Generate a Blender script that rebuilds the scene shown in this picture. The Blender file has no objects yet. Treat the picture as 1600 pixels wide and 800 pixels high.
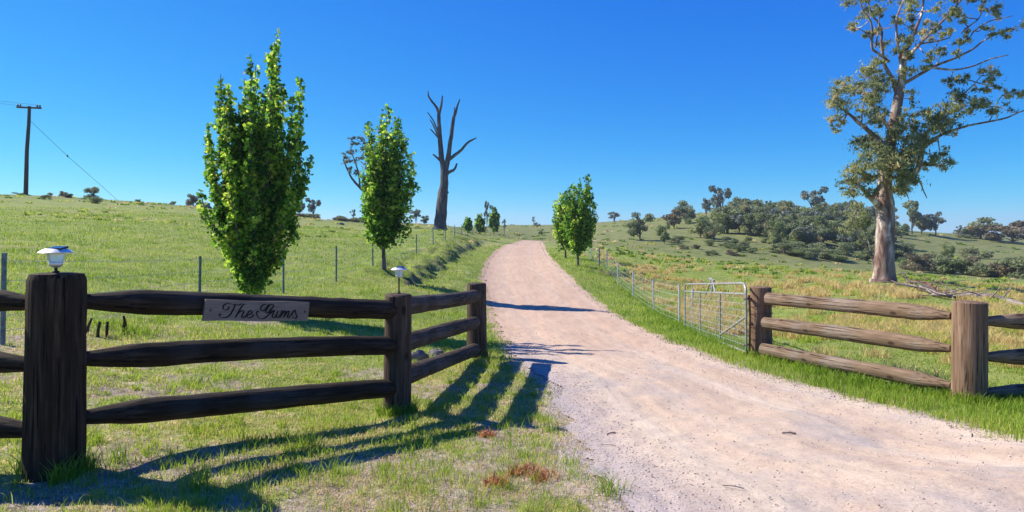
import bpy, math, random
import numpy as np
from mathutils import Vector, Matrix

scene = bpy.context.scene
COL = scene.collection
R = math.radians
random.seed(7)
rng = np.random.default_rng(11)

# ------------------------------------------------------------------ camera
CAMZ, F, HZ = 1.55, 1000.0, 360.0          # eye height, focal length (px of 1600), horizon row
cam = bpy.data.cameras.new('camera'); camo = bpy.data.objects.new('camera', cam); COL.objects.link(camo)
camo.location = (0, 0, CAMZ); camo.rotation_euler = (R(90), 0, 0)
cam.sensor_width = 36; cam.lens = 22.5; cam.shift_y = -0.025
cam.clip_start = 0.05; cam.clip_end = 6000
scene.camera = camo

# ------------------------------------------------------------------ sky, sun, exposure
SUN_EL = R(41)
SUN_AZ = math.atan2(-0.94, 0.34)             # from +Y, clockwise
sd = Vector((math.sin(SUN_AZ)*math.cos(SUN_EL), math.cos(SUN_AZ)*math.cos(SUN_EL), math.sin(SUN_EL)))
w = bpy.data.worlds.new('World'); scene.world = w; w.use_nodes = True
nt = w.node_tree; nt.nodes.clear()
out = nt.nodes.new('ShaderNodeOutputWorld'); bg = nt.nodes.new('ShaderNodeBackground')
sky = nt.nodes.new('ShaderNodeTexSky'); sky.sky_type = 'NISHITA'; sky.sun_disc = False
sky.sun_elevation = SUN_EL; sky.sun_rotation = SUN_AZ % (2*math.pi)
sky.altitude = 2000; sky.air_density = 1.0; sky.dust_density = 0.0; sky.ozone_density = 10
sepc = nt.nodes.new('ShaderNodeSeparateColor'); com = nt.nodes.new('ShaderNodeCombineColor')
nt.links.new(sky.outputs[0], sepc.inputs[0])
for i, (g_, a_) in enumerate(((1.9, .85), (1.02, .71), (.3, .61))):      # deeper, polarised-looking blue
    m0 = nt.nodes.new('ShaderNodeMath'); m0.operation = 'MULTIPLY'; m0.inputs[1].default_value = .1
    m1 = nt.nodes.new('ShaderNodeMath'); m1.operation = 'POWER'; m1.inputs[1].default_value = g_
    m2 = nt.nodes.new('ShaderNodeMath'); m2.operation = 'MULTIPLY'; m2.inputs[1].default_value = a_*10
    nt.links.new(sepc.outputs[i], m0.inputs[0]); nt.links.new(m0.outputs[0], m1.inputs[0]); nt.links.new(m1.outputs[0], m2.inputs[0]); nt.links.new(m2.outputs[0], com.inputs[i])
nt.links.new(com.outputs[0], bg.inputs[0])
bg.inputs[1].default_value = 0.1
nt.links.new(bg.outputs[0], out.inputs[0])
sl = bpy.data.lights.new('sun', 'SUN'); sl.energy = 4.6; sl.angle = R(0.5); sl.color = (1.0, 0.95, 0.84)
so = bpy.data.objects.new('sun', sl); COL.objects.link(so)
so.rotation_euler = sd.to_track_quat('Z', 'Y').to_euler(); so.location = (-30, 20, 40)
vs = scene.view_settings; vs.view_transform = 'Standard'; vs.look = 'None'; vs.exposure = 0.85; vs.gamma = 1
vs.use_curve_mapping = False
scene.cycles.max_bounces = 8; scene.cycles.transparent_max_bounces = 8

# ------------------------------------------------------------------ noise
_P = np.random.default_rng(3).random((256, 256))
def vnoise(x, y):
    xi = np.floor(x).astype(int); yi = np.floor(y).astype(int)
    fx = x-xi; fy = y-yi; fx = fx*fx*(3-2*fx); fy = fy*fy*(3-2*fy)
    g = lambda a, b: _P[a & 255, b & 255]
    return (g(xi, yi)*(1-fx)+g(xi+1, yi)*fx)*(1-fy)+(g(xi, yi+1)*(1-fx)+g(xi+1, yi+1)*fx)*fy
def fbm(x, y, s, o=3, seed=0.0):
    x = np.asarray(x, float); y = np.asarray(y, float)
    v = 0; a = 1; t = 0
    for k in range(o):
        v = v+a*vnoise(x*s+17.3*k+seed, y*s-9.1*k+seed*1.7); t += a; a *= .5; s *= 2.1
    return v/t
def sm(a, b, x):
    t = np.clip((np.asarray(x, float)-a)/(b-a), 0, 1); return t*t*(3-2*t)

# ------------------------------------------------------------------ terrain heights
PROF = {   # column (px): [(depth, z)]
 -700: [(3,0),(8,.4),(20,1.6),(45,4.0),(75,6.2),(95,6.4),(150,4),(400,0),(1500,-5)],
 0:    [(3,.02),(4,0),(8,.15),(13,.42),(20,.9),(30,1.62),(45,2.95),(60,4.45),(73,5.75),(86,6.3),(130,5),(400,0),(1500,-5)],
 130:  [(3,.02),(4,0),(8,.05),(13,.15),(20,.65),(30,1.4),(45,2.65),(60,4.0),(75,5.4),(88,5.95),(130,5),(400,0),(1500,-5)],
 250:  [(3,.02),(4,0),(8,-.1),(13,-.08),(20,.35),(30,1.1),(45,2.3),(60,3.5),(75,4.65),(90,5.4),(140,4.5),(400,0),(1500,-5)],
 350:  [(3,.02),(4,0),(8,-.2),(13,-.15),(20,.15),(30,.85),(45,1.95),(60,3.0),(75,3.95),(90,4.65),(100,4.8),(150,4),(400,0),(1500,-5)],
 450:  [(3,.02),(4,0),(8,-.33),(13,-.28),(17.5,-.2),(25,.12),(40,1.0),(60,2.2),(85,3.3),(100,3.75),(150,3.2),(400,0),(1500,-5)],
 600:  [(3,.02),(4,0),(6.4,-.28),(10.4,-.5),(14,-.42),(19.5,-.3),(24,-.18),(34,.2),(45,.7),(60,1.35),(85,2.15),(110,2.65),(130,2.8),(180,2),(400,0),(1500,-5)],
 690:  [(3,.02),(4,0),(6.4,-.28),(10.4,-.5),(17,-.72),(24,-.55),(30,-.3),(40,.35),(47,.7),(60,1.45),(80,2.05),(110,2.55),(140,3.0),(200,2.5),(400,0),(1500,-5)],
 765:  [(3,.02),(4,0),(6.4,-.3),(10.4,-.5),(17,-.95),(23,-1.12),(30,-.85),(41,-.5),(50,-.3),(60,-.05),(80,.5),(100,.9),(116,1.0),(150,1.3),(250,3.2),(310,3.7),(500,0),(1500,-5)],
 830:  [(3,.02),(4,0),(6.4,-.32),(10.4,-.5),(17,-.95),(23,-1.2),(30,-.9),(41,-.5),(59,-.3),(75,.02),(88,.17),(105,-.35),(130,-.5),(160,.2),(250,3.4),(310,4.2),(500,1),(1500,-5)],
 900:  [(3,.02),(4,0),(7,-.4),(10.4,-.5),(17,-.95),(23,-1.2),(30,-.9),(36,-.5),(50,-.3),(70,-.1),(85,0),(100,-.3),(130,-.5),(180,1.1),(260,4.3),(310,4.6),(500,1),(1500,-5)],
 1000: [(3,.02),(4,0),(7,-.42),(10.6,-.5),(17,-1.0),(23,-1.3),(30,-1.32),(40,-1.15),(50,-.75),(60,-.6),(75,-1.2),(90,-1.2),(130,.6),(200,4.1),(260,5.8),(320,5.5),(500,1),(1500,-5)],
 1130: [(3,.02),(4,0),(7,-.45),(10.6,-.5),(17,-1.0),(23,-1.4),(30,-1.5),(45,-1.4),(58,-1.35),(75,-2.4),(90,-2.3),(130,.5),(200,6.4),(260,10),(320,9.5),(600,1),(1500,-5)],
 1250: [(3,.02),(4,0),(7.6,-.48),(10.6,-.52),(17,-1.0),(30,-1.4),(45,-1.5),(55,-1.8),(75,-3.2),(95,-3),(140,1.0),(220,8.2),(280,10.4),(340,10),(600,1),(1500,-5)],
 1400: [(3,.02),(4,0),(6,-.4),(7.6,-.48),(12,-.6),(20,-.95),(34,-1.22),(45,-1.6),(58,-2.4),(80,-4.2),(110,-4.2),(150,-1.5),(210,1.1),(260,1.6),(320,1),(600,-3),(1500,-8)],
 1500: [(3,.02),(4,0),(6,-.4),(7.6,-.48),(12,-.6),(20,-1),(34,-1.4),(50,-2.2),(60,-3),(85,-4.8),(110,-4.9),(150,-3),(220,-.5),(280,-.2),(340,-1),(600,-4),(1500,-8)],
 1600: [(3,.02),(4,-.02),(7,-.45),(12,-.6),(20,-1.05),(34,-1.6),(50,-2.5),(62,-3.5),(85,-5),(110,-5.2),(150,-3.8),(220,-2.8),(280,-3.2),(340,-4),(600,-6),(1500,-8)],
 2300: [(3,.02),(5,-.1),(12,-.6),(34,-1.7),(50,-2.6),(85,-5),(220,-4),(340,-6),(600,-8),(1500,-8)],
}
TA = np.arange(-180, 180.01, .5); TL = np.arange(math.log(.4), math.log(4000), .02)
cols = []
for px, pr in sorted(PROF.items()):
    a = math.atan((px-800)/F); ca = math.cos(a)
    xs = [math.log(.4)]+[math.log(d/ca) for d, z in pr]; zs = [0]+[z for d, z in pr]
    cols.append((math.degrees(a), np.interp(TL, xs, zs)))
flat = np.interp(TL, [math.log(.4), math.log(30), math.log(300), math.log(4000)], [0, -.3, -2, -8])
cols = [(-180, flat), (-110, flat*.5+cols[0][1]*.5)]+cols+[(110, flat*.5+cols[-1][1]*.5), (180, flat)]
ca_ = np.array([c[0] for c in cols]); cz_ = np.array([c[1] for c in cols])
TAB = np.empty((len(TA), len(TL)))
for j in range(len(TL)): TAB[:, j] = np.interp(TA, ca_, cz_[:, j])
def blur(T, s, ax):
    n = int(3*s)+1; k = np.exp(-.5*(np.arange(-n, n+1)/s)**2); k /= k.sum()
    P = np.pad(T, [(n, n) if i == ax else (0, 0) for i in (0, 1)], mode='edge')
    return np.apply_along_axis(lambda v: np.convolve(v, k, 'valid'), ax, P)
TAB = blur(blur(TAB, 2.2, 0), 2.5, 1)
def H0(x, y):
    x = np.asarray(x, float); y = np.asarray(y, float)
    a = np.degrees(np.arctan2(x, y)); l = np.log(np.maximum(np.hypot(x, y), .41))
    u = np.clip((a+180)/.5, 0, len(TA)-1.001); v = np.clip((l-TL[0])/.02, 0, len(TL)-1.001)
    i = u.astype(int); j = v.astype(int); fu = u-i; fv = v-j
    return (TAB[i, j]*(1-fu)+TAB[i+1, j]*fu)*(1-fv)+(TAB[i, j+1]*(1-fu)+TAB[i+1, j+1]*fu)*fv

def seg_dist(x, y, pts):      # distance, signed side (+ = left of direction), arclength fraction
    best = np.full(x.shape, 1e9); side = np.zeros(x.shape); par = np.zeros(x.shape)
    n = len(pts)-1
    for k in range(n):
        ax, ay = pts[k]; bx, by = pts[k+1]; dx, dy = bx-ax, by-ay; L2 = dx*dx+dy*dy+1e-12
        t = np.clip(((x-ax)*dx+(y-ay)*dy)/L2, 0, 1)
        d = np.hypot(x-ax-t*dx, y-ay-t*dy); m = d < best
        best = np.where(m, d, best)
        side = np.where(m, np.sign(dx*(y-ay)-dy*(x-ax)), side); par = np.where(m, (k+t)/n, par)
    return best, side, par
def catmull(pts, n=8):
    P = [pts[0]]+list(pts)+[pts[-1]]; o = []
    for i in range(1, len(P)-2):
        p0, p1, p2, p3 = [np.array(q, float) for q in P[i-1:i+3]]
        for k in range(n):
            t = k/n
            o.append(.5*((2*p1)+(-p0+p2)*t+(2*p0-5*p1+4*p2-p3)*t*t+(-p0+3*p1-3*p2+p3)*t**3))
    o.append(np.array(P[-1], float)); return np.array(o)
_Y = np.exp(np.linspace(math.log(2.0), math.log(420), 2600))
def pix(px, py, Hf=H0):       # ground point seen at a pixel of the 1600 x 800 photograph
    tx = (px-800)/F; tz = (HZ-py)/F
    h = Hf(tx*_Y, _Y)-(CAMZ+tz*_Y)
    k = np.argmax(h > 0); k = k if h[k] > 0 else len(_Y)-1
    Y = _Y[k]; return (tx*Y, Y)
RL = [(2.6,-3.0),(1.7,-.5),(1.05,1.6),(.78,2.7)]+[pix(*p) for p in ((985,798),(930,735),(892,680),(872,640),(868,600),(812,562),(788,530),(770,495),(762,460),(757,435),(762,412),(774,396),(790,385),(815,377.2))]+[(3.2,97),(7,110),(14,125)]
RR = [(17,-2),(13,1.2),(9,3.1),(6.2,4.5)]+[pix(*p) for p in ((1600,690),(1450,655),(1300,615),(1180,583),(1080,550),(1000,515),(940,480),(893,440),(865,412),(853,396),(848,385),(848,377.4))]+[(7,97),(10.5,107),(17,121)]
RL = catmull(RL, 6); RR = catmull(RR, 6)
POLY = np.vstack([RL, RR[::-1]])
def inside(x, y):
    c = np.zeros(x.shape, bool); n = len(POLY); j = n-1
    for i in range(n):
        xi, yi = POLY[i]; xj, yj = POLY[j]
        m = ((yi > y) != (yj > y)) & (x < (xj-xi)*(y-yi)/(yj-yi+1e-12)+xi); c ^= m; j = i
    return c
def road_sd(x, y):
    """signed distance to the road edge (negative on the road) and 0..1 position across"""
    x = np.asarray(x, float); y = np.asarray(y, float)
    dl, _, _ = seg_dist(x, y, RL); dr, _, _ = seg_dist(x, y, RR)
    ins = inside(x, y); s = np.where(ins, -1, 1)*np.minimum(dl, dr)
    return s, dl/(dl+dr+1e-9)
BANK = catmull([pix(*p) for p in ((632,452),(655,436),(680,420),(702,405),(722,393),(742,383),(760,377))], 5)
BANK2 = catmull([pix(*p) for p in ((925,422),(950,428),(980,434),(1010,440),(1045,446),(1085,451))], 5)
def H(x, y):
    x = np.asarray(x, float); y = np.asarray(y, float)
    z = H0(x, y); r = np.hypot(x, y)
    near = np.clip(r/6, .25, 1)
    z = z+(fbm(x, y, 1.1, 3)-.5)*.07*near+(fbm(x, y, .16, 3, 5)-.5)*.3*sm(14, 60, r)+(fbm(x, y, 6, 2, 9)-.5)*.022
    z = z+(fbm(x, y, .035, 3, 2)-.5)*1.6*sm(90, 200, r)
    d, s, t = seg_dist(x, y, BANK); sg = d*s+(fbm(x, y, 1.5, 2, 4)-.5)*.9
    fade = sm(0, .12, t)*sm(1.0, .85, t)
    z = z+fade*(.15*sm(-.35, .45, sg)*(.35+1.6*sm(.4, .62, fbm(x, y, .8, 3, 15)))*sm(4.0, 1.0, sg)-.1*sm(-1.6, -.3, sg)*sm(.1, -.2, sg))
    d, s, t = seg_dist(x, y, BANK2); sg = d*s+(fbm(x, y, 1.2, 2, 14)-.5)*.8
    fade = sm(0, .15, t)*sm(1.0, .85, t)
    z = z+fade*(.22*sm(-.05, .2, sg)*sm(4.0, 1.0, sg)-.16*sm(-1.3, -.25, sg)*sm(.1, -.15, sg))
    return z
def G(x, y): return float(H(np.array([x]), np.array([y]))[0])
def pixH(px, py): return pix(px, py, lambda a, b: H(a, b))

# ------------------------------------------------------------------ mesh helpers
def link(name, me, mat=None, parent=None):
    o = bpy.data.objects.new(name, me); COL.objects.link(o)
    if mat is not None: me.materials.append(mat)
    if parent is not None: o.parent = parent
    return o
def tag(o, label=None, cat=None, group=None, kind=None):
    if label: o['label'] = label
    if cat: o['category'] = cat
    if group: o['group'] = group
    if kind: o['kind'] = kind
    return o
def thing(name, label, cat, loc=(0, 0, 0), rz=0, group=None):
    o = bpy.data.objects.new(name, None); COL.objects.link(o); o.empty_display_size = .2
    o.location = loc; o.rotation_euler = (0, 0, rz)
    return tag(o, label, cat, group)
def np_mesh(name, V, loops, counts, attrs=None, smooth=False):
    me = bpy.data.meshes.new(name); V = np.asarray(V, np.float32); loops = np.asarray(loops, np.int32); counts = np.asarray(counts, np.int32)
    me.vertices.add(len(V)); me.vertices.foreach_set('co', V.ravel())
    me.loops.add(len(loops)); me.loops.foreach_set('vertex_index', loops)
    me.polygons.add(len(counts)); st = np.zeros(len(counts), np.int32); st[1:] = np.cumsum(counts)[:-1]
    me.polygons.foreach_set('loop_start', st); me.polygons.foreach_set('loop_total', counts)
    if smooth: me.polygons.foreach_set('use_smooth', np.ones(len(counts), bool))
    me.update(calc_edges=True)
    for k, a in (attrs or {}).items():
        at = me.attributes.new(k, 'FLOAT', 'POINT'); at.data.foreach_set('value', np.asarray(a, np.float32))
    return me
class MB:
    def __init__(s): s.V = []; s.F = []; s.n = 0
    def add(s, V, F):
        V = np.asarray(V, float).reshape(-1, 3); s.V.append(V); s.F += [tuple(i+s.n for i in f) for f in F]; s.n += len(V)
    def box(s, c, d, rot=None):
        v = np.array([(x, y, z) for x in (-.5, .5) for y in (-.5, .5) for z in (-.5, .5)])*np.array(d)
        if rot is not None: v = v@np.array(rot).T
        s.add(v+np.array(c), [(0,1,3,2),(4,6,7,5),(0,4,5,1),(2,3,7,6),(0,2,6,4),(1,5,7,3)])
    def tube(s, pts, rad, n=8, rough=0, seed=0, flat=1.0, caps=True, up=None):
        P = [np.array(p, float) for p in pts]; m = len(P)
        if not hasattr(rad, '__len__'): rad = [rad]*m
        rg = np.random.default_rng(seed+1); V = []; u = None
        nz = rg.random((m, n))-.5; cs = rg.random(n)-.5
        for i in range(m):
            t = P[min(i+1, m-1)]-P[max(i-1, 0)]; t /= np.linalg.norm(t)+1e-12
            if u is None:
                a = np.array(up if up is not None else ((0, 0, 1) if abs(t[2]) < .9 else (1, 0, 0)), float)
                u = a-t*a.dot(t)
            else: u = u-t*u.dot(t)
            u /= np.linalg.norm(u)+1e-12; b = np.cross(t, u)
            for k in range(n):
                an = 2*math.pi*k/n; rr = rad[i]*(1+rough*(nz[i, k]*.8+cs[k]*1.2))
                V.append(P[i]+u*math.cos(an)*rr+b*math.sin(an)*rr*flat)
        Fc = [(i*n+k, i*n+(k+1) % n, (i+1)*n+(k+1) % n, (i+1)*n+k) for i in range(m-1) for k in range(n)]
        if caps:
            Fc.append(tuple(range(n))[::-1]); Fc.append(tuple((m-1)*n+k for k in range(n)))
        s.add(V, Fc)
    def lathe(s, prof, n=24, c=(0, 0, 0), rough=0, seed=0):
        rg = np.random.default_rng(seed); cs = rg.random(n)-.5; V = []
        for i, (r, z) in enumerate(prof):
            for k in range(n):
                a = 2*math.pi*k/n; rr = r*(1+rough*(cs[k]+.25*(rg.random()-.5))); V.append((c[0]+rr*math.cos(a), c[1]+rr*math.sin(a), c[2]+z))
        m = len(prof)
        Fc = [(i*n+k, i*n+(k+1) % n, (i+1)*n+(k+1) % n, (i+1)*n+k) for i in range(m-1) for k in range(n)]
        Fc.append(tuple(range(n))[::-1]); Fc.append(tuple((m-1)*n+k for k in range(n)))
        s.add(V, Fc)
    def build(s, name, mat, parent=None, smooth=True, sharp=50):
        me = bpy.data.meshes.new(name)
        me.from_pydata(np.vstack(s.V).tolist(), [], s.F); me.update()
        if smooth:
            me.polygons.foreach_set('use_smooth', [True]*len(me.polygons))
            me.set_sharp_from_angle(angle=R(sharp))
        return link(name, me, mat, parent)

# ------------------------------------------------------------------ materials
class NT:
    def __init__(s, name):
        s.m = bpy.data.materials.new(name); s.m.use_nodes = True; s.t = s.m.node_tree; s.t.nodes.clear()
        s.out = s.n('OutputMaterial')
    def n(s, typ, **kw):
        nd = s.t.nodes.new('ShaderNode'+typ)
        for k, v in kw.items(): setattr(nd, k, v)
        return nd
    def set(s, sock, v):
        if hasattr(v, 'is_output') or isinstance(v, bpy.types.NodeSocket): s.t.links.new(v, sock)
        else:
            if sock.type == 'RGBA' and len(v) == 3: v = (*v, 1)
            sock.default_value = v
    def noise(s, scale, detail=4, rough=.55, vec=None, dist=0):
        nd = s.n('TexNoise'); nd.inputs['Scale'].default_value = scale; nd.inputs['Detail'].default_value = detail
        nd.inputs['Roughness'].default_value = rough; nd.inputs['Distortion'].default_value = dist
        if vec is not None: s.set(nd.inputs['Vector'], vec)
        return nd.outputs['Fac']
    def ramp(s, fac, stops):
        nd = s.n('ValToRGB'); e = nd.color_ramp.elements
        while len(e) < len(stops): e.new(.5)
        for el, (p, c) in zip(e, stops):
            el.position = p; el.color = (*c, 1) if hasattr(c, '__len__') else (c, c, c, 1)
        s.set(nd.inputs[0], fac); return nd.outputs[0]
    def mix(s, f, a, b, mode='MIX'):
        nd = s.n('Mix', data_type='RGBA', blend_type=mode)
        s.set(nd.inputs[0], f); s.set(nd.inputs[6], a); s.set(nd.inputs[7], b); return nd.outputs[2]
    def math(s, op, a, b=0, clamp=False):
        nd = s.n('Math', operation=op, use_clamp=clamp); s.set(nd.inputs[0], a); s.set(nd.inputs[1], b); return nd.outputs[0]
    def attr(s, name): return s.n('Attribute', attribute_name=name).outputs['Fac']
    def pos(s): return s.n('NewGeometry').outputs['Position']
    def obj(s): return s.n('TexCoord').outputs['Object']
    def scale(s, vec, sc):
        nd = s.n('Mapping'); s.set(nd.inputs['Vector'], vec); nd.inputs['Scale'].default_value = sc; return nd.outputs[0]
    def bump(s, h, strength=.5, dist=.02):
        nd = s.n('Bump'); nd.inputs['Strength'].default_value = strength; nd.inputs['Distance'].default_value = dist
        s.set(nd.inputs['Height'], h); return nd.outputs[0]
    def bsdf(s, col, rough=.8, normal=None, metal=0, spec=.3, **kw):
        nd = s.n('BsdfPrincipled'); s.set(nd.inputs['Base Color'], col); s.set(nd.inputs['Roughness'], rough)
        nd.inputs['Metallic'].default_value = metal; nd.inputs['Specular IOR Level'].default_value = spec
        if normal is not None: s.set(nd.inputs['Normal'], normal)
        for k, v in kw.items(): nd.inputs[k].default_value = v
        s.t.links.new(nd.outputs[0], s.out.inputs[0]); return s.m

def leaf_mat(name, stops, trans=.35, tcol=1.5, rough=.55, spec=.25):
    t = NT(name); c = t.ramp(t.attr('rnd'), stops)
    p = t.n('BsdfPrincipled'); t.set(p.inputs['Base Color'], c); p.inputs['Roughness'].default_value = rough; p.inputs['Specular IOR Level'].default_value = spec
    tr = t.n('BsdfTranslucent'); hs = t.n('HueSaturation'); hs.inputs['Value'].default_value = tcol; hs.inputs['Hue'].default_value = .487; t.set(hs.inputs['Color'], c)
    t.set(tr.inputs[0], hs.outputs[0]); mx = t.n('MixShader'); mx.inputs[0].default_value = trans
    t.t.links.new(p.outputs[0], mx.inputs[1]); t.t.links.new(tr.outputs[0], mx.inputs[2]); t.t.links.new(mx.outputs[0], t.out.inputs[0])
    return t.m

def wood_mat(name, dark, mid, light, axis='z', bumps=.8):
    t = NT(name); o = t.obj()
    st = {'z': (14, 14, .9), 'x': (.9, 14, 14)}[axis]
    g = t.noise(2.2, 7, .65, t.scale(o, st), .4)
    cr = t.noise(3.0, 4, .5, t.scale(o, tuple(v*1.4 if v > 1 else .5 for v in st)))
    b = t.noise(1.7, 3, .5, o)
    c = t.ramp(g, [(.28, dark), (.5, mid), (.72, light)])
    c = t.mix(t.ramp(b, [(.4, 0), (.65, .55)]), c, tuple(v*.62 for v in mid))
    kn = t.n('TexVoronoi'); kn.inputs['Scale'].default_value = 3.2; t.set(kn.inputs['Vector'], t.scale(o, {'z': (1.6, 1.6, .8), 'x': (.8, 1.6, 1.6)}[axis]))
    c = t.mix(t.ramp(kn.outputs['Distance'], [(.08, .85), (.16, 0)]), c, tuple(v*.35 for v in dark))
    c = t.mix(t.ramp(t.noise(1.1, 5, .7, o), [(.52, 0), (.7, .45)]), c, tuple(sum(light)/3*q for q in (1.0, .96, .92)))
    crk = t.ramp(cr, [(.36, 1), (.41, 0)])
    c = t.mix(crk, c, tuple(v*.3 for v in dark))
    h = t.math('SUBTRACT', g, t.math('MULTIPLY', crk, .6))
    return t.bsdf(c, .85, t.bump(h, bumps, .012), spec=.2)

M = {}
M['dark_wood'] = wood_mat('dark_wood', (.014, .008, .004), (.04, .024, .013), (.11, .072, .044), 'z', 1.0)  # shade on the left fence is put into this colour; charred stakes share it
M['dark_rail'] = wood_mat('dark_rail', (.013, .008, .004), (.034, .021, .012), (.11, .078, .05), 'x', 1.0)  # rails of that fence, darkened in colour for the shaded side
M['mid_wood'] = wood_mat('mid_wood', (.035, .02, .012), (.085, .055, .036), (.17, .12, .085), 'z', 1.0)  # brighter copy for the better lit left posts, light put into the colour
M['mid_rail'] = wood_mat('mid_rail', (.03, .018, .011), (.075, .05, .034), (.18, .135, .1), 'x', 1.0)  # rails between those posts, same light put into the colour
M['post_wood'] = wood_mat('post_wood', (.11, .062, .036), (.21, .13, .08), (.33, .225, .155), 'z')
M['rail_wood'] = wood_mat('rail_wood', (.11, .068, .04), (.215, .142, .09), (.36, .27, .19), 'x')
t = NT('sign_wood'); o = t.obj(); M['sign_wood'] = t.bsdf(t.ramp(t.noise(2.2, 6, .65, t.scale(o, (2, 2, 22))), [(.3, (.17, .125, .095)), (.7, (.3, .235, .185))]), .8)
M['pole_wood'] = wood_mat('pole_wood', (.03, .022, .02), (.06, .045, .04), (.1, .08, .07), 'z')
t = NT('lettering'); M['lettering'] = t.bsdf((.012, .009, .008), .8)
t = NT('galvanised_steel'); M['steel'] = t.bsdf(t.ramp(t.noise(9, 3, .5, t.obj()), [(.3, (.42, .44, .45)), (.7, (.66, .68, .69))]), .42, metal=.55, spec=.5)
t = NT('white_steel'); M['white_steel'] = t.bsdf(t.ramp(t.noise(12, 4, .6, t.obj()), [(.35, (.2, .2, .18)), (.65, (.42, .42, .38))]), .45, metal=.3, spec=.5)
t = NT('rusty_steel'); M['rust'] = t.bsdf(t.ramp(t.noise(15, 4, .6, t.obj()), [(.3, (.1, .045, .03)), (.7, (.26, .11, .07))]), .8)
t = NT('picket_steel'); M['picket'] = t.bsdf(t.ramp(t.noise(14, 3, .6, t.obj()), [(.3, (.09, .13, .14)), (.7, (.2, .26, .27))]), .55, metal=.3)
t = NT('lamp_metal'); M['chrome'] = t.bsdf((.8, .78, .74), .42, metal=.55)
t = NT('solar_panel'); M['panel'] = t.bsdf((.01, .012, .05), .15, spec=.6)
t = NT('black_plastic'); M['black'] = t.bsdf((.012, .012, .012), .5)
t = NT('lamp_glass'); M['glass'] = t.bsdf((.9, .9, .87), .3, spec=.5, **{'Transmission Weight': .5, 'IOR': 1.2})
t = NT('rock'); o = t.obj()
M['rock'] = t.bsdf(t.ramp(t.noise(4, 6, .65, o), [(.3, (.07, .065, .07)), (.55, (.2, .18, .17)), (.75, (.33, .3, .27))]), .9, t.bump(t.noise(9, 6, .6, o), .8, .05))
t = NT('dead_wood'); o = t.obj()
M['dead_wood'] = t.bsdf(t.ramp(t.noise(2.2, 6, .65, t.scale(o, (3, 3, .45)), .5), [(.3, (.035, .032, .034)), (.5, (.085, .08, .085)), (.75, (.2, .185, .18))]), .9, t.bump(t.noise(3, 6, .6, t.scale(o, (3, 3, .5))), .8, .08))
t = NT('weathered_wood'); o = t.obj()
M['grey_wood'] = t.bsdf(t.ramp(t.noise(5, 6, .65, o, .5), [(.3, (.09, .06, .05)), (.5, (.22, .17, .15)), (.75, (.45, .4, .37))]), .9)
t = NT('gum_bark'); o = t.obj()
n1 = t.noise(1.1, 6, .6, t.scale(o, (2.2, 2.2, .55)), .8); n2 = t.noise(.55, 3, .5, t.scale(o, (1.6, 1.6, .5)))
c = t.ramp(n1, [(.35, (.06, .035, .028)), (.45, (.2, .115, .09)), (.54, (.36, .28, .23)), (.64, (.72, .67, .6))])
c = t.mix(t.ramp(n2, [(.45, 0), (.6, .75)]), c, (.17, .1, .075))
M['gum_bark'] = t.bsdf(c, .75, t.bump(n1, .5, .05))
t = NT('grey_bark'); o = t.obj()
M['bark'] = t.bsdf(t.ramp(t.noise(6, 5, .6, t.scale(o, (2, 2, .4))), [(.3, (.05, .04, .035)), (.7, (.2, .17, .145))]), .9)
M['poplar_leaf'] = leaf_mat('poplar_leaf', [(0, (.022, .08, .01)), (.4, (.1, .25, .025)), (.7, (.27, .46, .04)), (1, (.52, .58, .09))], .52, 1.65)
M['gum_leaf'] = leaf_mat('gum_leaf', [(0, (.1, .13, .06)), (.4, (.22, .255, .11)), (.8, (.42, .42, .18)), (1, (.5, .4, .19))], .45, 1.4)
M['far_leaf'] = leaf_mat('far_leaf', [(0, (.11, .14, .065)), (.5, (.21, .245, .115)), (.85, (.32, .34, .15)), (1, (.36, .3, .15))], .35, 1.3)
M['green_leaf'] = leaf_mat('green_leaf', [(0, (.12, .16, .06)), (.5, (.22, .27, .1)), (1, (.34, .36, .15))], .35, 1.3)
M['blue_leaf'] = leaf_mat('blue_leaf', [(0, (.1, .125, .1)), (.5, (.19, .215, .175)), (1, (.3, .32, .25))], .3, 1.2)
M['brown_leaf'] = leaf_mat('brown_leaf', [(0, (.12, .11, .065)), (.5, (.23, .19, .11)), (.8, (.26, .25, .13)), (1, (.38, .24, .13))], .3, 1.2)

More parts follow.
